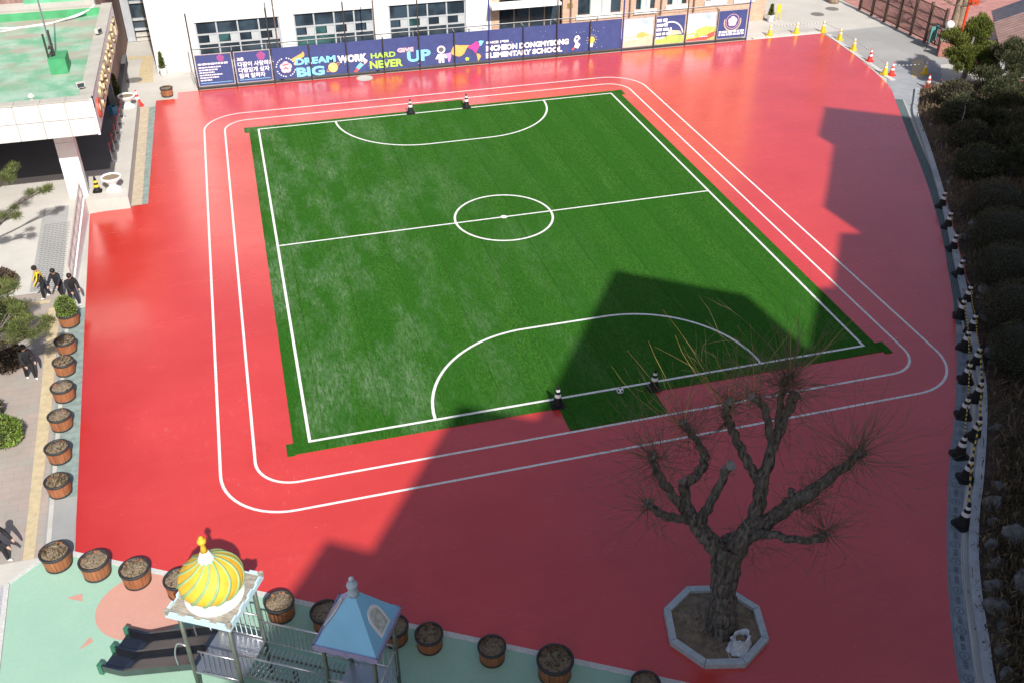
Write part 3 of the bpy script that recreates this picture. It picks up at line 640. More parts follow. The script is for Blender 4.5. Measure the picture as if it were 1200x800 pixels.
# slightly slack cloth
bnm = MB(); nx = 120
for k in range(nx + 1):
    x = .05 + (21.8 * k / nx)
    for z in (0.05, .65, 1.3, 1.92): bnm.v.append((x, .02 + .012 * math.sin(x * 2.9) * math.sin(z * 1.7 + x) + .006 * math.sin(x * 11), z))
for k in range(nx):
    for j in range(3): bnm.f.append((k * 4 + j, (k + 1) * 4 + j, (k + 1) * 4 + j + 1, k * 4 + j + 1)); bnm.m.append(0)
bnm.build('banner_cloth', NAVY, bn, True)
YT = -.018
em = petals(1.2, .92, .36, YT).build('rose_emblem', M('print_rose', (.70, .50, .58), .6, .08, 4), bn)
mm = MB(); mm.xz([(1.02, 1.02), (1.38, 1.08), (1.36, 1.14), (1.02, 1.08)], YT - .004); mm.xz([(1.05, .85), (1.2, .95), (1.35, .82), (1.3, .78), (1.2, .87), (1.1, .8)], YT - .004); mm.build('emblem_mark', PRD, em)
wr = MB()
for k in range(22):
    a = R(20 + k * 15.2); 
    if k % 6 != 5: wr.xz([(1.2 + .52 * math.cos(a + d) * q, .92 + .52 * math.sin(a + d) * q) for d, q in ((-.07, 1), (.07, 1), (.07, 1.12), (-.07, 1.12))], YT - .004)
wr.build('emblem_ring', PW, em)
pc = MB(); pc.xz([(1.95, 1.35), (2.55, 1.62), (2.68, 1.50), (2.62, 1.38), (2.05, 1.18), (1.92, 1.22)], YT); pc.xz([(2.0, .95), (2.12, .95), (2.2, 1.2), (2.08, 1.2)], YT); pc.xz([(2.55, 1.62), (2.6, 1.72), (2.68, 1.62), (2.68, 1.5)], YT); pc.build('rocket_print', POR, bn)
fit(text('lettering', 'DREAM', .62, PCY, bn, (2.25, YT - .003, .92), bold=.035, sx=1.06), 1.32, 3.7, 0.8, 1.21); fit(text('lettering', 'BIG', .80, PCY, bn, (2.35, YT - .003, .18), bold=.04, sx=1.25), 1.33, 2.98, 0.08, 0.66)
pn = MB(); pn.xz([(5.02 + .29 * math.cos(a), .66 + .29 * math.sin(a)) for a in np.linspace(0, 6.28, 24, endpoint=False)], YT); pl_ = pn.build('planet_print', M('print_peach', (.80, .55, .22), .6, .2, 6), bn)
rg = MB(); 
for s in (0,):
    pts = [(5.02 + .46 * math.cos(a) * .87 - .1 * math.sin(a) * .5, .66 + .46 * math.cos(a) * .5 + .1 * math.sin(a) * .87) for a in np.linspace(0, 6.28, 40, endpoint=False)]
    for k in range(40):
        a, b_ = pts[k], pts[(k + 1) % 40]; rg.xz([a, b_, (b_[0] + .0, b_[1] + .035), (a[0], a[1] + .035)], YT - .004)
rg.build('planet_ring', POR, pl_)
fit(text('lettering', 'WORK', .62, PW, bn, (5.55, YT - .003, .95), bold=.04, sx=1.2), 3.8, 5.58, 0.7, 1.16)
rk = MB(); rk.xz([(7.25, .55), (7.55, .85), (7.75, .85), (7.75, .68), (7.42, .40)], YT); rk.build('rocket_body', PCY, bn); MB().xz([(7.1, .3), (7.3, .55), (7.42, .40), (7.3, .25)], YT).build('rocket_flame', PRD, bn); MB().xz([(7.55, .85), (7.85, 1.0), (8.0, .95), (7.95, .8), (7.75, .68)], YT).build('rocket_nose', PPK, bn)
fit(text('lettering', 'HARD', .55, PLI, bn, (8.1, YT - .003, .88), bold=.02, sx=1.18), 5.8, 7.3, 0.8, 1.13); fit(text('lettering', 'NEVER', .58, PLI, bn, (8.1, YT - .003, .28), bold=.025, sx=1.18), 5.7, 7.72, 0.18, 0.66)
fit(text('lettering', 'GIVE', .38, PPK, bn, (10.2, YT - .003, 1.15), bold=.03, sx=1.25), 7.42, 8.42, 1.02, 1.3); fit(text('lettering', 'UP', .85, PCY, bn, (10.9, YT - .003, .48), bold=.035, sx=1.28), 8.0, 9.46, 0.38, 1.08)
asn = MB(); asn.xz([(12.98 + .26 * math.cos(a), 1.02 + .24 * math.sin(a)) for a in np.linspace(0, 6.28, 24, endpoint=False)], YT); asn.xz([(12.75, .75), (13.2, .75), (13.35, .5), (13.25, .45), (13.15, .55), (13.15, .2), (13.02, .2), (13.02, .35), (12.95, .35), (12.95, .2), (12.8, .2), (12.8, .55), (12.7, .42), (12.6, .48)], YT - .001)
ao = asn.build('astronaut_print', PW, bn); MB().xz([(12.98 + .17 * math.cos(a), 1.02 + .15 * math.sin(a)) for a in np.linspace(0, 6.28, 20, endpoint=False)], YT - .005).build('visor', M('visor_grey', (.12, .13, .16), .3), ao)
def blob(pts, m_, nm='continent_print'): MB().xz(pts, YT).build(nm, m_, bn)
blob([(13.4, .7), (13.75, .75), (13.8, .55), (13.7, .2), (13.6, .15), (13.55, .45)], M('print_violet', (.55, .30, .65), .6, .05, 4))
blob([(13.75, .7), (13.85, .95), (14.0, 1.2), (14.3, 1.15), (14.95, 1.1), (14.75, .9), (14.6, .6), (14.45, .5), (14.3, .45), (14.1, .5), (13.95, .55)], POR)
blob([(14.65, .3), (14.75, .38), (14.92, .32), (14.88, .15), (14.7, .15)], PLI); blob([(15.2, 1.02), (15.5, 1.15), (15.75, 1.3), (15.95, 1.2), (15.9, .9), (15.7, .55), (15.5, .8), (15.3, .9)], PMG)
blob([(15.85, 1.3), (16.0, 1.4), (16.25, 1.35), (16.1, 1.1), (15.98, 1.05)], PCY, 'ice_print'); blob([(15.75, .55), (15.95, .5), (16.05, .35), (15.85, .0 + .05), (15.8, .3)], POR)
fit(text('lettering', 'SINCE 1930', .20, PW, bn, (16.45, YT - .003, 1.12), bold=.012, sx=1.15), 12.95, 14.4, 1.07, 1.23); fit(text('lettering', 'INCHEON DONGMYEONG', .37, PW, bn, (16.4, YT - .003, .72), bold=.022, sx=1.06), 12.94, 18.32, 0.61, 0.97)
fit(text('lettering', 'ELEMENTARY SCHOOL', .37, PW, bn, (16.4, YT - .003, .33), bold=.022, sx=1.06), 12.93, 17.9, 0.18, 0.52)
st_ = MB()
for k in range(46):
    x, z = random.choice([(random.uniform(5.6, 7.2), random.uniform(.15, .75)), (random.uniform(18.5, 21.4), random.uniform(1.25, 1.6)), (random.uniform(1, 21), random.uniform(.12, 1.7))]); r_ = random.uniform(.012, .028)
    st_.xz([(x + r_, z), (x, z + r_), (x - r_, z), (x, z - r_)], YT + .001)
st_.build('star_specks', PW, bn)
# bulb and space figure at the banner's right end
bl = MB(); bl.xz([(21.35 + .20 * math.cos(a), .95 + .22 * math.sin(a)) for a in np.linspace(0, 6.28, 20, endpoint=False)], YT - .002); blo = bl.build('bulb_print', PYE, bn)
MB().xz([(21.25, .5), (21.42, .5), (21.44, .75), (21.25, .75)], YT - .003).build('bulb_cap', PW, blo)
ry = MB()
for k in range(12):
    a = k * R(30); ry.xz([(21.35 + q * math.cos(a + d), .95 + q * 1.05 * math.sin(a + d)) for q, d in ((.27, -.03), (.36, -.03), (.36, .03), (.27, .03))], YT)
ry.build('bulb_rays', PW, blo)
sg = MB(); sg.xz([(20.55, .5), (20.8, .4), (20.95, .65), (20.75, .85), (20.95, 1.05), (20.8, 1.25), (20.6, 1.2), (20.5, .95), (20.62, .75)], YT); so = sg.build('space_figure_print', PW, bn); MB().xz([(20.62, .95), (20.8, .98), (20.78, 1.12), (20.64, 1.1)], YT - .003).build('visor', MATS['visor_grey'], so); MB().xz([(20.35, .35), (20.5, .5), (20.6, .45), (20.45, .3)], YT).build('flame_print', PRD, so)
PSKY = M('poster_sky', (.42, .58, .76), .6, .2, 1.0, col2=(.72, .76, .80)); PGR = M('poster_green', (.40, .52, .12), .6, .2, 3); PTAN = M('poster_tan', (.62, .52, .36), .6, .2, 3)
for ob in list(bn.children):
    k = ob.name.split('.')[0]; xm = sum(v.co.x for v in ob.data.vertices) / max(1, len(ob.data.vertices))
    dx, dz = {'rose_emblem': (-.45, -.18), 'rocket_print': (-.78, -.12), 'planet_print': (-1.52, -.18), 'rocket_body': (-2.4, -.2), 'rocket_flame': (-2.4, -.2), 'rocket_nose': (-2.4, -.2), 'astronaut_print': (-2.86, -.04),
              'continent_print': (-3.05, .0), 'ice_print': (-3.43, -.06), 'bulb_print': (-1.5, -.2), 'space_figure_print': (-1.85, -.12)}.get(k, (0, 0))
    if k == 'continent_print' and xm > 15: dx = -3.42
    ob.location.x += dx; ob.location.z += dz
b3 = board(12, 'poster_board', 'pale poster board showing sandy fields under a blue sky', PSKY, 'poster')
MB().xz([(.1, .08), (2.09, .08), (2.09, .75), (1.5, .9), (.9, .78), (.1, .85)], -.003).build('field_print', PTAN, b3); MB().xz([(1.0, .62), (1.4, .62), (1.9, .75), (1.4, 1.0), (1.05, .9)], -.005).build('hill_print', POR, b3); wordbars([(.2, .9, .75, .16), (.2, 1.05, .5, .12), (.2, .5, 1.2, .1)], -.007).build('lettering', PW, b3)
b4 = board(13, 'poster_board', 'navy and green poster board with white rainbow arc and lettering', NAVY, 'poster')
MB().xz([(.1, .08), (2.09, .08), (2.09, .55), (1.2, .6), (.1, .45)], -.003).build('field_print', PGR, b4); ringxz(1.1, .55, .95, .08, -.006, None, 10, 130).build('arc_print', PW, b4)
MB().xz([(.9, .6), (1.95, .62), (1.8, .85), (1.0, .95)], -.004).build('hill_print', PTAN, b4); wordbars([(.15, .85, 1.5, .2), (.15, .9, 1.2, .18), (.15, 1.2, .92, .18), (.15, 1.2, .65, .16), (.15, .8, .4, .14)], -.008).build('lettering', PW, b4)
b5 = board(14, 'poster_board', 'bright poster board with green hill and red foreground stripe', PSKY, 'poster')
MB().xz([(.1, .08), (2.09, .08), (2.09, .9), (1.4, 1.0), (.6, .75), (.1, .7)], -.003).build('field_print', PGR, b5); MB().xz([(.1, .08), (1.5, .08), (2.09, .3), (2.09, .62), (1.5, .42), (.7, .25), (.1, .22)], -.005).build('stripe_print', PRD, b5); wordbars([(.15, .75, 1.1, .14), (.15, .8, .85, .16), (.15, .75, .6, .16), (.15, .65, .35, .16), (1.0, 1.6, .3, .06)], -.008).build('lettering', PW, b5)
b6 = board(15, 'emblem_board', 'navy board with rose emblem inside a gold wreath', NAVY)
ringxz(1.1, 1.12, .62, .08, -.004, None, -200, 20).build('wreath_print', M('print_gold', (.55, .42, .28), .6, .1, 5), b6); petals(1.1, 1.15, .34, -.005).build('rose_emblem', MATS['print_rose'], b6); ringxz(1.1, 1.15, .48, .03, -.006, None, 0, 360, 30).build('ring_print', PPK, b6)
wordbars([(.2, 2.0, .42, .14)], -.005).build('lettering', PW, b6); wordbars([(.2, 2.0, .25, .12)], -.005).build('lettering', PW, b6)
for o_ in bpy.data.objects:
    if o_.name.startswith('lettering') and o_.parent and o_.parent.name.startswith(('notice', 'poster', 'emblem')): o_['kind'] = 'stuff'
# ---------------------------------------------------------------- tub planters
def tub(r=.37, h=.50):
    o = thing('tub_planter', 'x', 'planter', (0, 0, 0))
    mb = MB(); n = 22
    for k in range(n):
        a0_, a1_ = 2 * math.pi * (k + .05) / n, 2 * math.pi * (k + .95) / n; rr = r * random.uniform(.985, 1.01)
        q = lambda a, R_, z: (R_ * math.cos(a), R_ * math.sin(a), z)
        mb.add([q(a0_, rr * .88, .02), q(a1_, rr * .88, .02), q(a1_, rr, h), q(a0_, rr, h), q(a0_, rr * .80, .02), q(a1_, rr * .80, .02), q(a1_, rr * .92, h), q(a0_, rr * .92, h)], [(0, 1, 2, 3), (5, 4, 7, 6), (3, 2, 6, 7), (1, 0, 4, 5), (4, 0, 3, 7), (1, 5, 6, 2)])
    mb.lathe([(r * .82, .04), (r * .94, h - .02)], 22, cap=False); tag(mb.build('staves', STAVE, o), kind='stuff')
    MB().lathe([(r * 1.01, h - .06), (r * 1.04, h - .03), (r * 1.04, h + .015), (r * .91, h + .02), (r * .90, h - .08)], 32, cap=False).build('rim_hoop', HOOP, o, True)
    MB().lathe([(r * .885, .02), (r * .91, .02), (r * .92, .08), (r * .895, .08)], 32, cap=False).build('base_hoop', HOOP, o, True)
    sm = MB(); prof = [(r * .915, h - .07), (r * .7, h - .05), (r * .4, h - .035), (.01, h - .03)]
    for rr, z in prof:
        for k in range(24): sm.v.append((rr * math.cos(k * math.pi / 12), rr * math.sin(k * math.pi / 12), z + random.uniform(-.012, .014)))
    for i in range(3):
        for k in range(24): sm.f.append((i * 24 + k, i * 24 + (k + 1) % 24, (i + 1) * 24 + (k + 1) % 24, (i + 1) * 24 + k)); sm.m.append(0)
    sm.build('soil', CHIPS, o); return o
tp = tub()
lw = 'brown wooden tub of dry soil in the row along the tactile walkway'
for i, (x, y) in enumerate([(-17.99, -4.0), (-17.92, -5.83), (-17.86, -7.2), (-17.74, -8.75), (-17.69, -10.35), (-17.59, -12.0), (-17.44, -13.6)]):
    lab = f'{ORD[i - 1]} dry brown tub after the tub with green bush along walkway' if i else 'brown wooden tub holding a clipped green bush by the students'
    place(tp, USED, (x, y, -.005), random.uniform(0, 6), lab, None if i == 0 else 'tubs along the tactile walkway', 1.03 if i == 0 else random.uniform(.95, 1.0))
tl = {0: 'brown wooden tub at the corner where walkway meets mint floor', 3: 'brown wooden tub half hidden behind the yellow dome', 4: 'brown wooden tub just right of the domed tower by the kerb', 5: 'shaded brown tub partly hidden behind the blue tower roof', 10: 'dark tub at the end of kerb beside the octagonal tree pit',
      1: 'sunlit brown tub on mint floor touching the pink disc edge', 2: 'sunlit brown tub standing on the pink floor disc', 9: 'largest dark brown tub on the mint floor near the tree pit', 6: 'shaded tub directly beneath the right edge of blue roof', 7: 'dark brown tub in the shade right of the blue tower', 8: 'dark brown tub between the blue tower and the largest tub'}
for i, (x, y, s_) in enumerate([(-17.2, -16.65, 1.06), (-16.15, -17.28, 1.06), (-15.08, -17.86, 1.05), (-13.95, -18.55, 1.03), (-11.42, -20.05, 1.02), (-10.3, -20.7, 1.05), (-8.7, -21.6, 1.0), (-7.88, -22.05, .95), (-6.46, -22.84, .94), (-5.1, -23.72, 1.2), (-3.2, -24.85, .95)]):
    place(tp, USED, (x, y, 0), random.uniform(0, 6), tl[i], 'tubs along the play area kerb', s_)
place(tp, USED, (-14.75, 19.78, -.02), 0, 'orange brown tub on the concrete corner by the notice boards', None, .95)

# ---------------------------------------------------------------- leaves
def leafmesh(name, clumps, size, mats, aspect=.45, up=.2, shell=.55, flat=0.):
    """clumps: (x, y, z, rx, ry, rz, n); every leaf is a small bent quad"""
    V = []; N = 0
    for cx, cy, cz, rx, ry, rz_, n in clumps:
        d = rng.normal(size=(n, 3)); d /= np.linalg.norm(d, axis=1)[:, None]; rad = (shell + (1 - shell) * rng.random(n)) ** 1.0
        lump = 1 + (.16 if shell < .75 else .05) * np.sin(d[:, 0] * 7 + cx * 3) * np.sin(d[:, 1] * 6 + cy * 5) + (.12 if shell < .75 else .05) * np.sin(d[:, 2] * 9 + cx)
        p = np.array((cx, cy, cz)) + d * (rad * lump)[:, None] * np.array((rx, ry, rz_))
        ax = d * .7 + rng.normal(size=(n, 3)) * .6 + np.array((0, 0, up)); ax /= np.linalg.norm(ax, axis=1)[:, None]
        sd_ = np.cross(ax, rng.normal(size=(n, 3))); sd_ /= np.linalg.norm(sd_, axis=1)[:, None]
        L_ = size * rng.uniform(.6, 1.35, n)[:, None]; w_ = L_ * aspect
        V.append(np.stack([p - sd_ * w_ * .3, p + ax * L_ * .5 - sd_ * w_ * .5, p + ax * L_, p + ax * L_ * .5 + sd_ * w_ * .5], 1).reshape(-1, 3)); N += n
    V = np.concatenate(V); me = bpy.data.meshes.new(name); me.vertices.add(len(V)); me.vertices.foreach_set('co', V.ravel().astype(np.float32))
    me.loops.add(4 * N); me.loops.foreach_set('vertex_index', np.arange(4 * N, dtype=np.int32)); me.polygons.add(N); me.polygons.foreach_set('loop_start', np.arange(0, 4 * N, 4, dtype=np.int32))
    for m in mats: me.materials.append(m)
    me.polygons.foreach_set('material_index', rng.integers(0, len(mats), N).astype(np.int32)); me.update(calc_edges=True); me.validate(); return me
def leafm(name, col): return M(name, col, .6, .35, 1.8, spec=.3)
JUN = [leafm('juniper_a', (.085, .110, .020)), leafm('juniper_b', (.140, .155, .025)), leafm('juniper_c', (.040, .060, .016))]
PIN = [leafm('pine_a', (.10, .13, .035)), leafm('pine_b', (.16, .17, .05)), leafm('pine_c', (.06, .09, .03))]
DRK = [leafm('hedge_a', (.060, .068, .030)), leafm('hedge_b', (.085, .072, .042)), leafm('hedge_c', (.040, .048, .022))]
BRN = [leafm('brown_a', (.085, .058, .040)), leafm('brown_b', (.12, .085, .055)), leafm('brown_c', (.05, .036, .026))]
BUSH = [leafm('bush_a', (.13, .20, .03)), leafm('bush_b', (.09, .15, .025)), leafm('bush_c', (.18, .24, .05))]
GRS = [leafm('dry_a', (.16, .12, .07)), leafm('dry_b', (.10, .075, .045)), leafm('dry_c', (.22, .17, .10))]
def shrub(name, lab, loc, r, mats, n, size=.10, group=None, rz_=.8, cat='shrub', core=None):
    o = thing(name, lab, cat, loc, 0, group)
    link('foliage', leafmesh('foliage', [(0, 0, r * rz_ * .85, r, r, r * rz_, n)], size, mats, .5, .2, .8), o)
    cr = MB(); cr.lathe([(r * .3, .0), (r * .78, r * rz_ * .35), (r * .84, r * rz_ * .9), (r * .6, r * rz_ * 1.45), (.02, r * rz_ * 1.66)], 14); cr.build('branch_core', core or M('shrub_core', (.020, .020, .012), .95, .4, 6), o, True); return o
shrub('bush', 'small clipped green bush growing in the wooden tub', (-17.99, -4.0, .42), .36, BUSH, 1800, .07, None, 1.15)


# ---------------------------------------------------------------- traffic cones
PWH = M('band_white', (.78, .78, .78), .5, .05, 6)
def cone(name, col, h, bands, base=.42, basecol=None):
    o = thing(name, 'x', 'traffic cone'); bm_ = MB(); prof = lambda z: base * .40 - (base * .40 - .035) * (z / h)
    pb_ = MB(); k = base / 2; c_ = .06
    pb_.prism([(-k + c_, -k), (k - c_, -k), (k, -k + c_), (k, k - c_), (k - c_, k), (-k + c_, k), (-k, k - c_), (-k, -k + c_)], .0, .05); pb_.build('base', basecol or col, o)
    bm_.lathe([(prof(.05) * 1.12, .05), (prof(.09), .09)] + [(prof(z), z) for z in np.linspace(.12, h - .02, 8)] + [(.03, h), (.02, h)], 20); bm_.build('body', col, o, True)
    for z0, z1 in bands: MB().lathe([(prof(z0) + .004, z0), (prof((z0 + z1) / 2) + .005, (z0 + z1) / 2), (prof(z1) + .004, z1)], 20, cap=False).build('band', PWH, o, True)
    return o
CY = M('cone_yellow', (.74, .50, .03), .5, .08, 5); CR = M('cone_red', (.70, .05, .035), .5, .08, 5)
kc = cone('traffic_cone', BLACK, .80, [(.38, .50), (.60, .69)], .46)
goalcones = [((-1.75, 13.3, .02), 'black white-banded cone on the far goal line nearer the notice boards'), ((1.42, 13.3, .02), 'black white-banded cone on the far goal line nearer the brick building'), ((-1.8, -13.6, .02), 'black white-banded cone on the near goal line at the sunlit edge of shadow'), ((1.66, -13.6, .02), 'black white-banded cone on the near goal line right of the football')]
for i, (l_, lab) in enumerate(goalcones):
    o = kc if i == 0 else copy_tree(kc); o.location = l_; o['label'] = lab; o.rotation_euler[2] = random.uniform(-.2, .2)
back_row = [(19.6, -4.35), (18.62, -6.15), (17.6, -7.95), (16.52, -9.85), (15.5, -11.7), (14.38, -13.5), (13.18, -15.35), (11.95, -17.05), (10.6, -18.75), (9.1, -20.35), (7.78, -22.0)]
front_row = [(14.62, -12.5), (13.45, -14.35), (12.25, -16.05), (10.95, -17.7), (9.6, -19.35)]
CHY = M('chain_yellow', (.70, .45, .04), .5, .1, 5); CHR = M('chain_red', (.55, .12, .08), .5, .1, 5)
for i, (x, y) in enumerate(back_row):
    lab = f'{ORD[i]} black cone of the bank kerb row counted from the gate end'
    if i == 0: lab = 'black traffic cone ending the chained row towards the gate'
    if i == len(back_row) - 1: lab = 'black traffic cone ending the row near the large boulders'
    o = copy_tree(kc); o.location = (x, y, .0); o.rotation_euler[2] = random.uniform(0, 1.5); o['label'] = lab; o['group'] = 'black cones beside the bank kerb'; o.scale = (1.1, 1.1, 1.1)
for i, (x, y) in enumerate(front_row):
    o = copy_tree(kc); o.location = (x, y, .0); o.rotation_euler[2] = random.uniform(0, 1.5); o['label'] = f'{ORD[i]} black cone of the shorter court edge row counted from gate end'; o['group'] = 'black cones on the court edge'; o.scale = (1.1, 1.1, 1.1)
def chain(a, b_, z0, z1, m_, lab, grp, sag=.12, n=18, r_=.022, name='plastic_chain'):
    mb = MB(); P_ = [Vector((a[0] + (b_[0] - a[0]) * u, a[1] + (b_[1] - a[1]) * u, z0 + (z1 - z0) * u - sag * math.sin(math.pi * u))) for u in np.linspace(.03, .97, n + 1)]
    for i in range(n): mb.tube([P_[i], P_[i + 1]], r_, 5, i % 2)
    return tag(mb.build(name, [m_, BLACK]), lab, 'chain', grp)
for i, (a, b_) in enumerate(zip(back_row, back_row[1:])):
    if i < 6: chain(a, b_, .72, .72, CHR if i < 4 else CHY, f'{ORD[i]} sagging plastic chain of the bank kerb cone row from gate end', 'chains between the black cones', .16, 26)
    else: chain(a, b_, .70, .70, CHY, f'{ORD[i - 6]} yellow and black striped bar after the chains in bank row', 'striped bars between the black cones', .0, 12, .03, 'cone_bar')
for i, (a, b_) in enumerate(zip(front_row, front_row[1:])): chain(a, b_, .72, .72, CHY, f'{ORD[i]} yellow and black chain of the court edge cones from gate end', 'chains of the front cone row', .10, 18)
yc = cone('traffic_cone', CY, .78, [(.42, .52), (.62, .74)], .44); rc = cone('traffic_cone', CR, .78, [(.34, .46), (.58, .72)], .44)
far = [(yc, 23.98, 20.55, 'yellow cone on the edging nearest the emblem board'), (yc, 25.92, 20.5, 'yellow cone midway along the far court edging'), (yc, 27.82, 20.3, 'yellow cone standing at the far corner of the court'), (yc, 28.0, 18.5, 'yellow cone next after the corner towards the paved apron'), (yc, 27.75, 16.4, 'yellow cone beside the lone red cone on the court edging'),
       (rc, 27.55, 14.2, 'red cone standing alone between yellow cones on court edging'), (yc, 27.1, 11.85, 'yellow cone touching a red cone at the paved apron'), (rc, 27.4, 11.6, 'red cone touching a yellow cone at the paved apron'), (yc, 29.5, 11.3, 'yellow cone in shade at end of the rope by the juniper'), (rc, 28.2, 9.15, 'red cone at the head of the bank kerb under juniper')]
pos = []
for i, (pr, x, y, lab) in enumerate(far): place(pr, USED, (x, y, .0), random.uniform(0, 1), lab, 'coloured cones at the court corner'); pos.append((x, y))
for i, j in ((0, 1), (1, 2), (2, 3), (3, 4), (4, 5), (5, 6), (7, 8)):
    chain(pos[i], pos[j], .66, .66, PWH, 'thin striped rope from the ' + far[i][3].split(' cone ')[0] + ' cone ' + ('touching the yellow one' if i == 7 else ('at the far court corner' if i == 2 else far[i][3].split(' cone ')[1])), 'ropes between the coloured cones', .08, 16, .014, 'cone_rope')
sc = cone('traffic_cone', BLACK, .75, [(.25, .36), (.46, .56)], .40); sc['label'] = 'black cone with yellow stripes standing on platform beside white pot'; sc.location = (-17.55, 6.3, .6)
for ch in sc.children:
    if ch.name.startswith('band'): ch.data = ch.data.copy(); ch.data.materials[0] = CY
rb = copy_tree(rc); rb.location = (-16.3, 18.6, 0); rb['label'] = 'red and white cone beside the far platform pot'; del rb['group']; rb.scale = (1.15,) * 3
# ---------------------------------------------------------------- football
fb = thing('football', 'white and black football lying on the near goal line', 'ball', (.44, -13.55, .02))
bm = bmesh.new(); bmesh.ops.create_icosphere(bm, subdivisions=3, radius=.125); me = bpy.data.meshes.new('shell'); bm.to_mesh(me)
ico = bmesh.new(); bmesh.ops.create_icosphere(ico, subdivisions=1, radius=1); dirs = [v.co.normalized() for v in ico.verts]; me.materials.append(PWH); me.materials.append(BLACK)
for p_ in me.polygons: p_.material_index = 1 if max(p_.center.normalized().dot(d) for d in dirs) > .955 else 0; p_.use_smooth = True
link('shell', me, fb, (0, 0, .125))

# ---------------------------------------------------------------- pollarded tree in its octagonal pit
pc_ = np.array((-.68, -23.45)); pr_ = 1.36
pit = thing('tree_pit', 'octagonal tree pit of pale stone kerbs round the pollarded tree', 'tree pit', (pc_[0], pc_[1], 0))
a8 = [R(22.5 + 45 * k - 14) for k in range(8)]
MB().prism([(1.2 * math.cos(a), 1.2 * math.sin(a)) for a in a8], -.03, .07).build('soil', SOIL, pit)
for k in range(8):
    a, b_ = a8[k], a8[(k + 1) % 8]; g_ = .006
    q = [(r_ * math.cos(a), r_ * math.sin(a)) for r_ in (pr_, 1.17)] + [(r_ * math.cos(b_), r_ * math.sin(b_)) for r_ in (1.17, pr_)]; q = [(x * 1, y * 1) for x, y in q]
    m0 = np.mean(q, 0); q = [tuple(m0 + (np.array(p_) - m0) * .985) for p_ in q]
    MB().prism(q, -.03, .17 + random.uniform(-.006, .008)).build('kerb_stone', M('pit_stone', (.42, .47, .49), .75, .12, 9, .1, 60), pit)
BR = {
'trunk': [(-0.58, -23.61, -0.1, 0.52), (-.60, -23.6, .25, .43), (-0.62, -23.6, 0.79, 0.39), (-0.72, -23.56, 1.74, 0.37), (-0.75, -23.56, 2.55, 0.42), (-0.73, -23.56, 3.15, 0.36)],
'leftmain': [(-0.70, -23.55, 2.5, 0.36), (-1.15, -23.34, 3.2, 0.29), (-1.44, -23.16, 3.57, 0.26), (-1.61, -23.06, 3.9, 0.20)],
'L1': [(-1.50, -23.08, 3.70, 0.17), (-2.02, -23.21, 4.05, 0.14), (-2.51, -23.38, 4.43, 0.13), (-2.97, -23.46, 5.0, 0.12)],
'L2': [(-1.55, -23.06, 3.75, 0.18), (-2.05, -22.89, 4.47, 0.15), (-2.46, -22.77, 5.19, 0.13), (-2.64, -22.72, 5.74, 0.11)],
'L3': [(-1.60, -23.04, 3.80, 0.2), (-1.67, -22.68, 4.43, 0.17), (-1.24, -22.49, 4.65, 0.15), (-1.04, -22.34, 4.95, 0.13), (-1.18, -22.19, 5.27, 0.12), (-1.54, -21.99, 5.85, 0.11)],
'stub': [(-1.67, -22.68, 4.32, 0.13), (-1.73, -22.67, 4.68, 0.12)],
'L4': [(-1.42, -23.16, 3.6, 0.18), (-1.44, -23.58, 4.79, 0.14), (-1.39, -24.0, 6.23, 0.13)],
'rightmain': [(-0.72, -23.57, 2.6, 0.40), (-0.47, -23.64, 3.45, 0.33), (-0.17, -23.62, 3.95, 0.26)],
'C': [(-0.25, -23.62, 3.7, 0.27), (-0.09, -23.43, 4.47, 0.22), (-0.07, -23.33, 5.10, 0.19)],
'C1': [(-0.08, -23.35, 4.75, 0.15), (-0.25, -23.18, 5.06, 0.15), (-0.5, -23.01, 5.55, 0.14), (-0.75, -22.83, 6.15, 0.13), (-0.93, -22.78, 6.55, 0.13), (-0.91, -22.79, 6.96, 0.1)],
'C2': [(-0.07, -23.36, 4.8, 0.19), (0.19, -23.19, 5.93, 0.17), (0.49, -23.07, 6.81, 0.15), (0.56, -23.04, 6.99, 0.15)],
'C3': [(0.15, -23.2, 5.6, 0.13), (-0.33, -23.36, 6.99, 0.11), (-0.77, -23.45, 7.54, 0.1)],
'C4': [(0.23, -23.13, 5.98, 0.11), (0.37, -22.83, 6.95, 0.1), (0.48, -22.76, 7.45, 0.1)],
'R': [(-0.45, -23.64, 3.5, 0.26), (-0.09, -23.84, 3.95, 0.24), (0.21, -24.14, 4.72, 0.22), (0.48, -24.32, 5.13, 0.21), (0.82, -24.51, 5.76, 0.16), (1.23, -24.83, 6.68, 0.11)],
'Rstub': [(0.29, -24.16, 4.72, 0.12), (0.27, -24.05, 5.15, 0.1)],
'R2': [(-0.42, -23.66, 3.4, 0.2), (-0.23, -24.22, 4.03, 0.14), (0.09, -24.73, 4.28, 0.12), (0.44, -25.13, 4.59, 0.12), (0.54, -25.16, 4.77, 0.1)]}
tr = thing('pollarded_tree', 'bare pollarded tree with thick cut limbs and fine twigs in octagonal pit', 'tree', (0, 0, 0))
ends = []
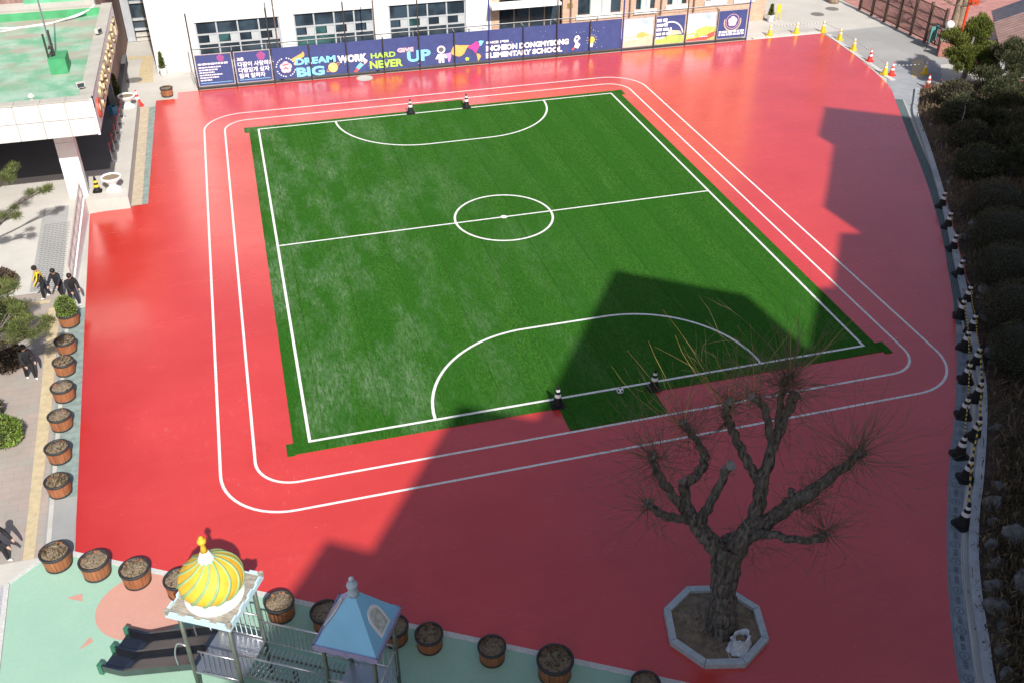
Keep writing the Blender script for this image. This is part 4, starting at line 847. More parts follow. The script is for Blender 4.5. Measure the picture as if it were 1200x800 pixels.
for nm, pts in BR.items():
    P_ = smoothline(pts, 7); mb = MB()
    def wob(p, i): return (p[0] + .025 * math.sin(i * 1.7 + p[2] * 3), p[1] + .025 * math.cos(i * 1.3 + p[2] * 2), p[2])
    nr = 20; P_ = smoothline(pts, 12); rings = [wob(p, i * .5) for i, p in enumerate(P_)]; ph = random.uniform(0, 6)
    rad = [p[3] * (.82 if nm == 'trunk' else .72) * (1 + .05 * math.sin(i * .9 + ph)) for i, p in enumerate(P_)]
    if nm in ('L1', 'L2', 'R', 'R2', 'C4', 'C1', 'L3'):        # swollen pollard heads
        for q in range(4): rad[-1 - q] *= (1.18, 1.28, 1.2, 1.08)[q]
    mb.tube(rings, rad, nr)
    for k in range(len(mb.v)):
        v_ = mb.v[k]; i = min(k // nr, len(P_) - 1); c_ = rings[i]; a_ = (k % nr) / nr * 6.283
        f_ = 1 + (.055 * math.sin(a_ * 5 + ph + i * .22) + .045 * math.sin(a_ * 9 - i * .35 + ph * 2) + random.uniform(-.03, .03)) * (1 if i < len(P_) - 1 else 0)
        mb.v[k] = tuple(c_[j] + (v_[j] - c_[j]) * f_ for j in range(3))
    o = mb.build('trunk' if nm == 'trunk' else 'limb', BARK, tr, True)
    e = Vector(rings[-1]); d = (e - Vector(rings[-3])).normalized()
    if nm not in ('trunk', 'leftmain', 'rightmain', 'C', 'stub', 'Rstub'):
        ends.append((nm, e, d, P_))
    if nm in ('L4', 'C1', 'C2', 'C3', 'L3', 'stub'): MB().tube([e - d * .004, e + d * .015], [P_[-1][3] * 1.0, P_[-1][3] * .92], 12).build('cut_face', CUT, o)
tw = [MB(), MB()]
def shoot(p, d, L_, r_, mi, kids=0):
    d = Vector(d).normalized(); q = Vector(p); pts = [q.copy()]; side = Vector((random.gauss(0, 1), random.gauss(0, 1), random.gauss(0, .8)))
    for k in range(5):
        d = (d + side * .10 + Vector((random.gauss(0, .10), random.gauss(0, .10), random.gauss(.05, .10)))).normalized(); q = q + d * L_ / 5; pts.append(q.copy())
    tw[mi].tube(pts, [r_, r_ * .85, r_ * .7, r_ * .52, r_ * .36, r_ * .2], 3, 0, False)
    for j in range(kids):
        i = random.randint(1, 4); shoot(pts[i], (pts[i + 1] - pts[i]).normalized() + Vector((random.gauss(0, .55), random.gauss(0, .55), random.gauss(.1, .45))), L_ * random.uniform(.25, .6), r_ * .6, mi, kids - 1 if random.random() < .4 else 0)
def burst(p, d, n, L0, L1, spread, gold=0., r_=.0072):  # gold: share of shoots given the painted sunlit tone
    for k in range(n):
        v_ = Vector((random.gauss(0, 1), random.gauss(0, 1), random.gauss(.25, .8))).normalized(); dd = (Vector(d) * (1 - spread) + v_ * spread * 1.5)
        L_ = L0 + (L1 - L0) * random.random() ** 1.15; b0 = Vector(p) - Vector(d).normalized() * abs(random.gauss(0, .28)) + v_ * .09
        shoot(b0, dd, L_, r_ * random.uniform(.6, 1.25), 1 if random.random() < gold else 0, random.choice((0, 0, 1, 1, 2)))
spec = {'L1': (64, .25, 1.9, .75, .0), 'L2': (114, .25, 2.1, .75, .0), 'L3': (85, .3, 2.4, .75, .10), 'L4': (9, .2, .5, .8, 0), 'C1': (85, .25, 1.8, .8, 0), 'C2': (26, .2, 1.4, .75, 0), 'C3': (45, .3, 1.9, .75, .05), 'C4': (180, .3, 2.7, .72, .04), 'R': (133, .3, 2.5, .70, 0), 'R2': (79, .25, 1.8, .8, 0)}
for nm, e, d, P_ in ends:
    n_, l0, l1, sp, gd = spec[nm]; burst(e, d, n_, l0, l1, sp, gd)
for nm, i, n_, l1 in (('R', -30, 40, 1.3), ('R', -24, 50, 1.5), ('R', -17, 40, 1.5), ('R', -9, 30, 1.5), ('L2', -10, 34, 1.4), ('L2', -20, 16, 1.1), ('C1', -14, 40, 1.4), ('L3', -24, 30, 1.2), ('L3', -10, 24, 1.4), ('C4', -8, 60, 2.0), ('C2', -20, 16, 1.0), ('L1', -12, 22, 1.2), ('C3', -8, 18, 1.3), ('R2', -14, 18, 1.0)):
    P_ = [x for x in ends if x[0] == nm][0][3]; p_ = P_[i]; burst(p_[:3], (0, 0, 1), n_, .2, l1, .85)
for k in range(45): a = random.uniform(0, 6.28); p_ = (-.35 + .4 * math.cos(a), -23.75 + .3 * math.sin(a), 3.4 + random.uniform(-.3, .4)); shoot(p_, (math.cos(a), math.sin(a) - .6, random.uniform(-.5, .6)), random.uniform(.4, 1.5), .008, 0, 1)
# long shoots of the upper left limbs, sunlight painted in as gold
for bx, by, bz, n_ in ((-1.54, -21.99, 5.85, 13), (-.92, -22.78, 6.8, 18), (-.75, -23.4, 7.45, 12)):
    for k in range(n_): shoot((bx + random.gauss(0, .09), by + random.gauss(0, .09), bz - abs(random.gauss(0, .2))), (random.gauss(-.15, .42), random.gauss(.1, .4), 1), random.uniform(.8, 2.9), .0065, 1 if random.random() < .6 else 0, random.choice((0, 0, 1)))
tag(tw[0].build('brown_twigs', TWIG, tr), kind='stuff'); tag(tw[1].build('golden_shoots', TWIG_SUN, tr), kind='stuff')
# leaf litter in the pit
lm = leafmesh('leaf_litter', [(-.7, -23.45, .08, 1.1, 1.0, .01, 700)], .06, GRS, .6, 0, 0.); tag(link('leaf_litter', lm), 'dry leaf litter scattered over the tree pit soil', 'leaf litter', None, 'stuff')
# white rubbish bag
bg_ = thing('rubbish_bag', 'white plastic sack with open top against the tree trunk', 'bag', (-.42, -24.28, .07), .3)
mb = MB(); n = 26; prof = [(.20, 0), (.30, .03), (.28, .12), (.25, .24), (.23, .34), (.20, .44), (.23, .52), (.17, .50), (.15, .40)]
for i, (r_, z) in enumerate(prof):
    for k in range(n):
        a = 2 * math.pi * k / n; w_ = 1 + .10 * math.sin(3 * a + i) + .07 * math.sin(7 * a + 2.3 * i); mb.v.append((r_ * w_ * math.cos(a) * 1.12, r_ * w_ * math.sin(a) * .8, z + .03 * math.sin(5 * a + i) * (z > .05)))
for i in range(len(prof) - 1):
    for k in range(n): mb.f.append((i * n + k, i * n + (k + 1) % n, (i + 1) * n + (k + 1) % n, (i + 1) * n + k)); mb.m.append(0)
mb.build('sack', M('sack_white', (.56, .60, .66), .45, .10, 6, .4, 14), bg_, False)
MB().lathe([(.15, .39), (.08, .43), (.01, .45)], 14, cap=False).build('contents', CHIPS, bg_)
hd = MB(); hd.tube(smoothline([(-.2, 0, .46), (-.30, .02, .58), (-.36, .02, .66), (-.28, .04, .62), (-.16, .06, .5)], 4), .03, 6); hd.build('handle', MATS['sack_white'], bg_, True)
wp = tag(MB().box(0, 0, .015, .03, .32, .03).build('wood_offcut', M('raw_wood', (.50, .42, .30), .8)), 'short pale wood offcut lying in the tree pit soil', 'wood scrap'); wp.location = (-.75, -24.35, .075); wp.rotation_euler[2] = -.1
# ---------------------------------------------------------------- play structure (domed tower, blue-roofed tower, bridge, slide)
TA = R(-30)
ps = thing('play_structure', 'play structure with yellow onion dome tower, blue roof tower, bridge and slide', 'play structure', (-12.62, -21.95, 0), TA)
BX = 3.42                                           # the blue tower's place along the local X axis
def rails(parent, a, b_, z0, z1, nb, r_=.018, bars=True, name='railing', barmat=None):
    o = MB().tube([(a[0], a[1], z1), (b_[0], b_[1], z1)], r_ * 1.3, 8); o.tube([(a[0], a[1], z0), (b_[0], b_[1], z0)], r_, 6); o = o.build(name, STEEL, parent, True)
    me = MB().tube([(0, 0, z0), (0, 0, z1)], r_ * .7, 5).mesh('bar', barmat or STEEL)
    for k in range(nb): u = (k + .5) / nb; link('bar', me, o, (a[0] + (b_[0] - a[0]) * u, a[1] + (b_[1] - a[1]) * u, 0))
    return o
for cx, hw, zt in ((0, .60, 3.2), (BX, .58, 3.2)):
    for sx in (-1, 1):
        for sy in (-1, 1):
            l_ = MB().tube([(cx + sx * hw, sy * hw, 0), (cx + sx * hw, sy * hw, zt)], .05, 10).build('leg', LEGG, ps, True); MB().lathe([(.08, 0), (.08, .05), (.052, .06)], 12, (cx + sx * hw, sy * hw, 0)).build('foot_collar', LEGG, l_)
    dk = MB(); dk.box(cx, 0, 1.12, hw * 2 + .04, hw * 2 + .04, .05); dk.build('deck', STEEL, ps)
rails(ps, (-.6, .62), (.6, .62), 1.2, 2.0, 9); rails(ps, (-.35, -.62), (.6, -.62), 1.2, 1.95, 7)
rails(ps, (BX - .58, .60), (BX + .58, .60), 1.2, 2.0, 8); rails(ps, (BX + .60, -.58), (BX + .60, .58), 1.2, 2.0, 8); rails(ps, (BX - .58, -.60), (BX + .58, -.60), 1.2, 2.0, 8)
for y in (.30, -.55): MB().tube(smoothline([(-.6, y, 1.5), (-.66, y, 1.9), (-.9, y, 1.95), (-1.05, y, 1.55), (-1.05, y, 1.15)], 5), .022, 6).build('grab_rail', STEEL, ps, True)
# roof slab with crenellated pale-blue edge
sl = MB(); sl.box(0, 0, 3.24, 1.50, 1.50, .08); slo = sl.build('roof_slab', SLABG, ps)
ed = MB()
for s_ in (-1, 1):
    ed.box(0, s_ * .77, 3.23, 1.58, .04, .12); ed.box(s_ * .77, 0, 3.23, .04, 1.50, .12)
edo = ed.build('edge_trim', PALEB, slo)
cren = MB().box(0, 0, 0, .20, .05, .07).mesh('merlon', PALEB); cren2 = MB().box(0, 0, 0, .05, .20, .07).mesh('merlon', PALEB)
for s_ in (-1, 1):
    for k in range(4): u = -.57 + k * .38; link('merlon', cren, slo, (u, s_ * .77, 3.325)); link('merlon', cren2, slo, (s_ * .77, u, 3.325))
for sx, sy in ((-1, -1), (-1, 1), (1, 1), (1, -1)): MB().box(sx * .76, sy * .76, 3.33, .09, .09, .12).build('corner_knob', SLABG, slo)
MB().lathe([(.66, 3.28), (.66, 3.33), (.58, 3.37), (.50, 3.50), (.52, 3.56)], 36).build('dome_ring', WHITE, ps, True)
zz = lambda u: 3.50 + u * .98
prof = [(.50, 0), (.62, .08), (.695, .2), (.715, .32), (.69, .45), (.62, .57), (.50, .69), (.36, .80), (.24, .89), (.155, .96), (.11, 1.0)]
def drad(u):
    for (r0, u0), (r1, u1) in zip(prof, prof[1:]):
        if u0 <= u <= u1: return r0 + (r1 - r0) * (u - u0) / (u1 - u0)
    return prof[-1][0]
P2 = smoothline(prof, 4)
dm = MB().lathe([(r_, zz(u)) for r_, u in P2], 48).build('dome', DOMEY, ps, True)
for k in range(13):
    a0_ = 2 * math.pi * k / 13; pts = []
    for u in np.linspace(.01, .97, 22): a = a0_ + u * 1.25; r_ = drad(u) - .022; pts.append((r_ * math.cos(a), r_ * math.sin(a), zz(u)))
    MB().tube(pts, [.064 - .034 * i / 21 for i in range(22)], 8).build('dome_rib', DOMEG, dm, True)
MB().lathe([(.20, zz(.92)), (.17, zz(.98)), (.12, zz(1.0) + .09), (.085, zz(1) + .17)], 20).build('finial_collar', WHITE, dm, True)
MB().lathe([(.085, 4.63), (.055, 4.78), (.045, 4.88), (.085, 4.91), (.10, 4.96), (.08, 5.01), (.045, 5.03), (.06, 5.06), (.02, 5.10)], 16).build('finial', DOMEY, dm, True)
# blue pyramid roof
hb = .72; br_ = MB(); br_.add([(BX - hb, -hb, 3.22), (BX + hb, -hb, 3.22), (BX + hb, hb, 3.22), (BX - hb, hb, 3.22), (BX - .04, -.04, 4.36), (BX + .04, -.04, 4.36), (BX + .04, .04, 4.36), (BX - .04, .04, 4.36)],
    [(3, 2, 1, 0), (4, 5, 6, 7), (0, 1, 5, 4), (1, 2, 6, 5), (2, 3, 7, 6), (3, 0, 4, 7)]); bro = br_.build('blue_roof', SKYB, ps)
def scallop(ax, s_):
    mb = MB(); vs = []; n_ = 40
    for k in range(n_ + 1):
        u = -hb - .02 + (2 * hb + .04) * k / n_; d = .13 + .045 * abs(math.sin(k * math.pi / 8)); w = s_ * (hb + .02)
        for z in (3.27, 3.27 - d): mb.v.append((BX + u, w, z) if ax == 0 else (BX + w, u, z))
        for z in (3.27, 3.27 - d): mb.v.append((BX + u, w - s_ * .03, z) if ax == 0 else (BX + w - s_ * .03, u, z))
    for k in range(n_):
        a = 4 * k; mb.f += [(a, a + 4, a + 5, a + 1), (a + 3, a + 7, a + 6, a + 2), (a, a + 2, a + 6, a + 4), (a + 1, a + 5, a + 7, a + 3)]; mb.m += [0] * 4
    mb.build('valance', LILAC, bro)
for ax in (0, 1):
    for s_ in (-1, 1): scallop(ax, s_)
MB().lathe([(.13, 4.28), (.11, 4.36), (.07, 4.42), (.06, 4.46), (.11, 4.50), (.125, 4.56), (.10, 4.62), (.05, 4.66), (.035, 4.69), (.055, 4.72), (.06, 4.755), (.03, 4.79), (.01, 4.80)], 18, (BX, 0, 0)).build('finial', M('finial_grey', (.42, .50, .58), .5, .1, 5), bro, True)
for s_ in (-1, 1):                                  # arched window plates lying on the two side slopes
    sl_ = (4.36 - 3.22) / (hb - .04)
    def onface(y, h, d): r_ = hb - (h / sl_); nrm = Vector((s_ * sl_, 0, 1)).normalized() * d; return (BX + s_ * r_ + nrm.x, y, 3.22 + h + nrm.z)
    out = [(-.25, .12), (.25, .12), (.25, .45)] + [(.25 * math.cos(a), .45 + .25 * math.sin(a)) for a in np.linspace(0, math.pi, 12)][1:]
    inn = [(x * .74, .12 + .05 + (z - .12) * .80) for x, z in out]; n_ = len(out)
    mb = MB(); mb.v = [onface(x, z, .012) for x, z in out] + [onface(x, z, .03) for x, z in out] + [onface(x, z, .03) for x, z in inn]
    mb.f = [tuple(range(n_, 0, -1))[::-1] if 0 else (i, (i + 1) % n_, n_ + (i + 1) % n_, n_ + i) for i in range(n_)] + [(n_ + i, n_ + (i + 1) % n_, 2 * n_ + (i + 1) % n_, 2 * n_ + i) for i in range(n_)]; mb.m = [0] * len(mb.f)
    w = mb.build('arched_window', WHITE, bro)
    mb = MB(); mb.v = [onface(x, z, .018) for x, z in inn]; mb.f = [tuple(range(n_))]; mb.m = [0]; mb.build('window_print', M('faded_print', (.50, .52, .48), .7, .25, 9), bro)
# bridge of loops between the towers
for y in (-.50, .50): rails(ps, (.62, y), (BX - .6, y), 1.25, 1.98, 20, .018, True, 'bridge_rail')
for y in (-.28, .28): MB().tube([(.6, y, 1.05), (BX - .58, y, 1.05)], .03, 8).build('bridge_beam', LEGG, ps)
lpm = MB().tube(smoothline([(0, -.42, 1.16), (0, -.2, 1.12), (.05, 0, 1.10), (0, .2, 1.12), (0, .42, 1.16)], 3), .022, 6).mesh('bridge_rung', STEEL)
for k in range(18): link('bridge_rung', lpm, ps, (.72 + k * .118, 0, 0))
MB().tube([(1.65, 0, 0), (1.65, 0, 1.05)], .06, 10).build('bridge_post', LEGG, ps)
# double slide falling away from the domed tower
def sp(x): return 1.15 if x > -.7 else max(.20, 1.15 - (-.7 - x) * .46)
xs = list(np.linspace(-.62, -3.35, 22)); SLD = M('slide_steel', (.17, .17, .185), .18, .10, 3, metal=.95)
slide = MB()
for k in range(len(xs) - 1): 
    for y0, y1 in ((-.50, .02), (.06, .58)): slide.add([(xs[k], y0, sp(xs[k])), (xs[k], y1, sp(xs[k])), (xs[k + 1], y1, sp(xs[k + 1])), (xs[k + 1], y0, sp(xs[k + 1]))], [(0, 1, 2, 3)])
tag(slide.build('slide_bed', SLD, ps, True), kind=None)
for y in (-.53, .04, .61):
    mb = MB()
    for k in range(len(xs)):
        z = sp(xs[k]); mb.v += [(xs[k], y - .035, z - .06), (xs[k], y + .035, z - .06), (xs[k], y + .03, z + .15), (xs[k], y - .03, z + .15)]
    for k in range(len(xs) - 1):
        for j in range(4): mb.f.append((k * 4 + j, k * 4 + (j + 1) % 4, (k + 1) * 4 + (j + 1) % 4, (k + 1) * 4 + j)); mb.m.append(0)
    mb.f += [(0, 1, 2, 3), tuple(range(len(mb.v) - 4, len(mb.v)))]; mb.m += [0, 0]
    so = mb.build('slide_side', SLD, ps); MB().box(xs[-1] - .03, y, .20, .12, .10, .34).build('end_cap', M('cap_green', (.04, .16, .10), .5, .1, 4), so)
for x in (-1.6, -2.9): MB().tube([(x, .04, 0), (x, .04, sp(x) - .06)], .04, 8).build('slide_leg', LEGG, ps)

# ---------------------------------------------------------------- ramp railing wall
rw = thing('ramp_railing', 'white low wall with lattice railing between ramp and red court', 'railing', (0, 0, 0))
wv = MB(); wv.add([(-18.15, -1.2, -.03), (-18.0, -1.2, -.03), (-18.0, 5.4, -.03), (-18.15, 5.4, -.03), (-18.15, -1.2, .28), (-18.0, -1.2, .28), (-18.0, 5.4, .8), (-18.15, 5.4, .8)], [(3, 2, 1, 0), (4, 5, 6, 7), (0, 1, 5, 4), (1, 2, 6, 5), (2, 3, 7, 6), (3, 0, 4, 7)]); wv.build('low_wall', WHITE, rw)
RAIL = M('rail_mauve', (.42, .34, .34), .5, .1, 5)
for dz, r_ in ((.72, .03), (.12, .018)): MB().tube([(-18.08, -1.2, .28 + dz), (-18.08, 5.4, .8 + dz)], r_, 8).build('hand_rail', RAIL, rw)
for k in range(8): y = -1.15 + k * .93; z = .28 + (y + 1.2) / 6.6 * .52; MB().tube([(-18.08, y, z - .01), (-18.08, y, z + .72)], .022, 6).build('post', RAIL, rw)
for k in range(44): y = -1.1 + k * .148; z = .28 + (y + 1.2) / 6.6 * .52; MB().tube([(-18.08, y, z + .12), (-18.08, y + .12, z + .72)], .011, 4).build('lattice_bar', RAIL, rw)

# ---------------------------------------------------------------- people
SKIN = M('skin', (.50, .30, .21), .6, .06, 8); HAIR = M('hair_black', (.014, .012, .012), .5, .2, 10); SHOE = M('shoe_white', (.72, .72, .72), .5, .05, 8)
def person(lab, loc, rz_, h, top, legs, stride=.18, bend=.12, arms=((.18, .0), (-.1, .05)), stripe=None, hairm=HAIR, puffy=1.22, phone=False):
    o = thing('person', lab, 'person', loc, rz_); s_ = h / 1.7
    J = {}; E_ = []; RAD = []; V_ = []
    def jt(k, x, y, z, r_, rel=None, reg='top'): J[k] = len(V_); V_.append((x * s_, y * s_, z * s_)); RAD.append((r_ * s_, reg)); 
    def bone(a, b_): E_.append((J[a], J[b_]))
    bd = bend
    jt('pelvis', 0, 0, .92, .145, reg='legs'); jt('waist', 0, -bd * .3, 1.08, .135 * puffy); jt('chest', 0, -bd * .8, 1.28, .16 * puffy); jt('neck0', 0, -bd * 1.05, 1.42, .085); jt('neck', 0, -bd * 1.25, 1.49, .055, reg='skin'); jt('head0', 0, -bd * 1.5 - .01, 1.57, .085, reg='skin'); jt('head', 0, -bd * 1.6 - .015, 1.65, .095, reg='skin')
    for a, b_ in zip(('pelvis', 'waist', 'chest', 'neck0', 'neck', 'head0'), ('waist', 'chest', 'neck0', 'neck', 'head0', 'head')): bone(a, b_)
    for sgn, nm in ((-1, 'l'), (1, 'r')):
        st = stride * sgn
        jt('hip' + nm, sgn * .10, 0, .86, .118, reg='legs'); jt('knee' + nm, sgn * .10, -st * .6 - .03, .48, .088, reg='legs'); jt('ank' + nm, sgn * .10, -st + .02, .10, .062, reg='legs'); jt('toe' + nm, sgn * .11, -st - .13, .045, .042, reg='shoe'); jt('heel' + nm, sgn * .10, -st + .03, .045, .045, reg='shoe')
        for a, b_ in (('pelvis', 'hip' + nm), ('hip' + nm, 'knee' + nm), ('knee' + nm, 'ank' + nm), ('ank' + nm, 'heel' + nm), ('heel' + nm, 'toe' + nm)): bone(a, b_)
        fwd, lift = arms[0 if sgn < 0 else 1]
        jt('sh' + nm, sgn * .18, -bd, 1.38, .078 * puffy); jt('el' + nm, sgn * .25, -bd - fwd * .6, 1.12 + lift * .3, .062 * puffy); jt('wr' + nm, sgn * .22, -bd - fwd * 1.4 - .06, .90 + lift, .045 * puffy); jt('pa' + nm, sgn * .215, -bd - fwd * 1.55 - .08, .83 + lift, .036, reg='skin'); jt('fi' + nm, sgn * .205, -bd - fwd * 1.65 - .10, .75 + lift, .026, reg='skin'); jt('th' + nm, sgn * .17, -bd - fwd * 1.6 - .12, .80 + lift, .018, reg='skin')
        for a, b_ in (('chest', 'sh' + nm), ('sh' + nm, 'el' + nm), ('el' + nm, 'wr' + nm), ('wr' + nm, 'pa' + nm), ('pa' + nm, 'fi' + nm), ('pa' + nm, 'th' + nm)): bone(a, b_)
    me = bpy.data.meshes.new('p'); me.from_pydata(V_, E_, []); ob = bpy.data.objects.new('p', me); C.objects.link(ob)
    ob.modifiers.new('s', 'SKIN'); sub = ob.modifiers.new('u', 'SUBSURF'); sub.levels = 2
    for i, (r_, _) in enumerate(RAD): me.skin_vertices[0].data[i].radius = (r_, r_); me.skin_vertices[0].data[i].use_root = (i == 0)
    bpy.context.view_layer.update(); bm2 = bpy.data.meshes.new_from_object(ob.evaluated_get(bpy.context.evaluated_depsgraph_get())); bpy.data.objects.remove(ob)
    bm2.materials.clear(); ML = {'top': 0, 'legs': 1, 'skin': 2, 'shoe': 3}
    for m_ in (top, legs, SKIN, SHOE): bm2.materials.append(m_)
    if stripe: bm2.materials.append(stripe)
    segs = [(Vector(V_[a]), Vector(V_[b_]), RAD[a], RAD[b_]) for a, b_ in E_]
    for p_ in bm2.polygons:
        best = None; c_ = p_.center
        for A, B, ra, rb_ in segs:
            d = B - A; u = max(0, min(1, (c_ - A).dot(d) / max(d.length_squared, 1e-9))); ds = (c_ - (A + d * u)).length - (ra[0] + (rb_[0] - ra[0]) * u)
            if best is None or ds < best[0]: best = (ds, (ra if u < .5 else rb_)[1])
        p_.material_index = ML[best[1]]; p_.use_smooth = True
        if stripe and abs(p_.normal.x) > .82 and best[1] in ('top', 'legs'): p_.material_index = 4
    body = link('body', bm2, o)
    hy = (-bd * 1.6 - .015) * s_; hc = Vector((0, hy, 1.62 * s_))
    hm = MB(); nn_ = 18; prof_ = [(.108, -.03), (.118, .02), (.115, .07), (.095, .115), (.055, .145), (.01, .152)]
    hm.lathe([(r_ * s_, z * s_) for r_, z in prof_], nn_, (0, hy + .018 * s_, 1.62 * s_))
    for k in range(len(hm.v)):
        v_ = hm.v[k]; j = random.uniform(.96, 1.06); hm.v[k] = (v_[0] * j, (v_[1] - hy) * j * 1.05 + hy, v_[2])
    hm.build('hair', hairm, o, True)
    for sgn in (-1, 1): MB().lathe([(.004, -.004), (.011, 0), (.004, .004)], 8, (sgn * .035 * s_, hy - .098 * s_, 1.615 * s_)).build('eye', HAIR, o)
    MB().lathe([(.006, 0), (.014, .015), (.006, .045)], 8, (0, hy - .105 * s_, 1.575 * s_)).build('nose', SKIN, o)
    return o
BLKC = M('black_cloth', (.014, .014, .017), .8, .25, 9, .2, 30); YELC = M('yellow_cloth', (.78, .52, .03), .75, .1, 8); NAVC = M('charcoal_cloth', (.024, .026, .034), .8, .2, 9)
person('person in yellow tracksuit top with black sides walking by the ramp', (-19.05, -1.75, 0), R(-70), 1.42, YELC, BLKC, .16, .10, ((.1, .05), (.15, .0)), BLKC, M('hair_curly', (.022, .014, .010), .9, .3, 20, .8, 30))
person('person in black jacket between yellow tracksuit wearer and jacketed student', (-18.45, -1.95, 0), R(-20), 1.36, BLKC, BLKC, .12, .12, ((.25, .12), (.2, .1)))
person('person in puffy black jacket and charcoal trousers stepping by the green bush', (-17.92, -2.6, 0), R(35), 1.40, BLKC, NAVC, .20, .12, ((.2, .1), (.12, .05)), None, HAIR, 1.4)
person('person in black coat with white shoes walking alone beside the tactile strip', (-18.98, -7.25, 0), R(35), 1.42, BLKC, BLKC, .18, .10, ((.15, .05), (.1, .02)), None, HAIR, 1.32)
person('person in black walking past the corner of the mint floor', (-18.75, -16.1, 0), R(60), 1.50, BLKC, BLKC, .20, .14, ((.35, .2), (.2, .05)))
# ---------------------------------------------------------------- pines and shrubs left of the walkway
def pine(lab, base, clumps, ht):
    o = thing('pine_tree', lab, 'tree', base, 0, 'pines beside the walkway')
    top_ = Vector((.15, .1, ht)); tr_ = smoothline([(0, 0, -.05), (.12, -.05, ht * .3), (-.05, .08, ht * .65), (top_.x, top_.y, ht)], 5); MB().tube(tr_, [.16 - .11 * i / (len(tr_) - 1) for i in range(len(tr_))], 9).build('trunk', BARK, o, True)
    cl = []
    for cx, cy, cz, r_ in clumps:
        c_ = Vector((cx, cy, cz)) - Vector(base); k = min(max(c_.z * .8 / ht, .25), .95); st = Vector(tr_[int(k * (len(tr_) - 1))]); md = (st + c_) / 2 + Vector((0, 0, -.12))
        MB().tube(smoothline([tuple(st), tuple(md), tuple(c_)], 4), [.055 - .004 * i for i in range(9)], 6).build('limb', BARK, o, True)
        for j in range(4):
            e = c_ + Vector((random.gauss(0, r_ * .55), random.gauss(0, r_ * .55), random.gauss(0, r_ * .2))); MB().tube([tuple(md), tuple((md + e) / 2 + Vector((0, 0, .05))), tuple(e)], [.022, .016, .008], 4).build('twig', BARK, o)
            cl.append((e.x, e.y, e.z, r_ * .55, r_ * .55, r_ * .32, int(420 * max(.5, r_ / .5))))
    link('crown', leafmesh('crown', cl, .15, PIN, .10, .5, .1), o)
pine('twisted pine leaning over the pavement before the canopy column', (-21.6, 1.2, .2), [(-19.2, 2.75, 2.6, .38), (-19.9, .95, 2.5, .36), (-20.5, 3.6, 3.0, .5), (-21.3, 1.0, 3.9, .7), (-22.3, 2.4, 3.6, .7), (-21.0, -.2, 3.2, .5)], 4.0)
pine('leaning pine spreading above the walkway beside the tubs', (-20.6, -7.9, 0), [(-18.15, -8.1, 2.3, .40), (-18.8, -8.3, 2.5, .5), (-17.9, -7.4, 2.25, .26), (-19.2, -5.7, 2.0, .48), (-19.5, -5.3, 2.5, .5), (-20.3, -8.0, 3.4, .7), (-19.6, -8.9, 2.6, .45), (-18.6, -7.2, 2.3, .3)], 3.6)
pine('pine clump rising beside the canopy front and dark forecourt', (-22.9, 5.2, .5), [(-21.1, 6.2, 3.6, .5), (-21.6, 5.0, 4.4, .6), (-22.6, 5.5, 5.0, .8), (-21.4, 7.0, 3.1, .4)], 5.0)
shrub('shrub', 'brown leaved round shrub at the foot of twisted pine', (-20.75, -.6, 0), .55, BRN, 3000, .09)
shrub('shrub', 'green shrub growing beside the walkway near the pale trunk', (-20.2, -3.6, 0), .75, JUN, 4200, .09)
shrub('shrub', 'grey brown shrub under the leaning pine by lone walker', (-19.9, -6.3, 0), .65, BRN, 3000, .09)
shrub('shrub', 'clipped round yellow green shrub beside the tactile walkway', (-19.3, -10.7, 0), .52, BUSH, 3600, .08, None, 1.0)
shrub('shrub', 'dark shrub on the walkway edge behind the lone walker', (-20.2, -9.3, 0), .6, DRK, 2500, .1)
# ---------------------------------------------------------------- right bank: hedges, boulders, dry grass, junipers
for i, (x, y, r_) in enumerate([(20.5, -6.5, 1.32), (18.95, -9.0, 1.35), (17.25, -11.5, 1.32), (15.7, -14.0, 1.3), (14.2, -16.3, 1.25), (22.6, -7.4, 1.3), (21.2, -9.9, 1.3), (19.6, -12.2, 1.3), (17.9, -14.6, 1.3), (16.2, -16.9, 1.3)]):
    shrub('hedge_shrub', (f'{ORD[i]} clipped mound of the hedge row beside the cones, from gate end' if i < 5 else f'{ORD[i - 5]} clipped mound of the rear hedge row up the bank, from gate end'), (x, y, .35), r_, DRK if i % 3 else DRK[:2] + BRN[:1], 8500, .065, 'clipped hedge mounds on the bank', .72)
for i, (x, y, r_, lab) in enumerate([(22.6, -2.6, 1.15, 'brown green shrub midway down the bank below the junipers'), (24.4, .5, 1.0, 'low brown shrub on the bank close to the paver path'), (26.0, 3.2, 1.15, 'bushy dark shrub under the spreading juniper'), (27.3, 5.6, 1.0, 'small dark shrub by the head of the bank kerb')]):
    shrub('bank_shrub', lab, (x, y, .3), r_, DRK + BRN[:1] if i % 2 else DRK + JUN[2:], 5200, .10, None, .75)
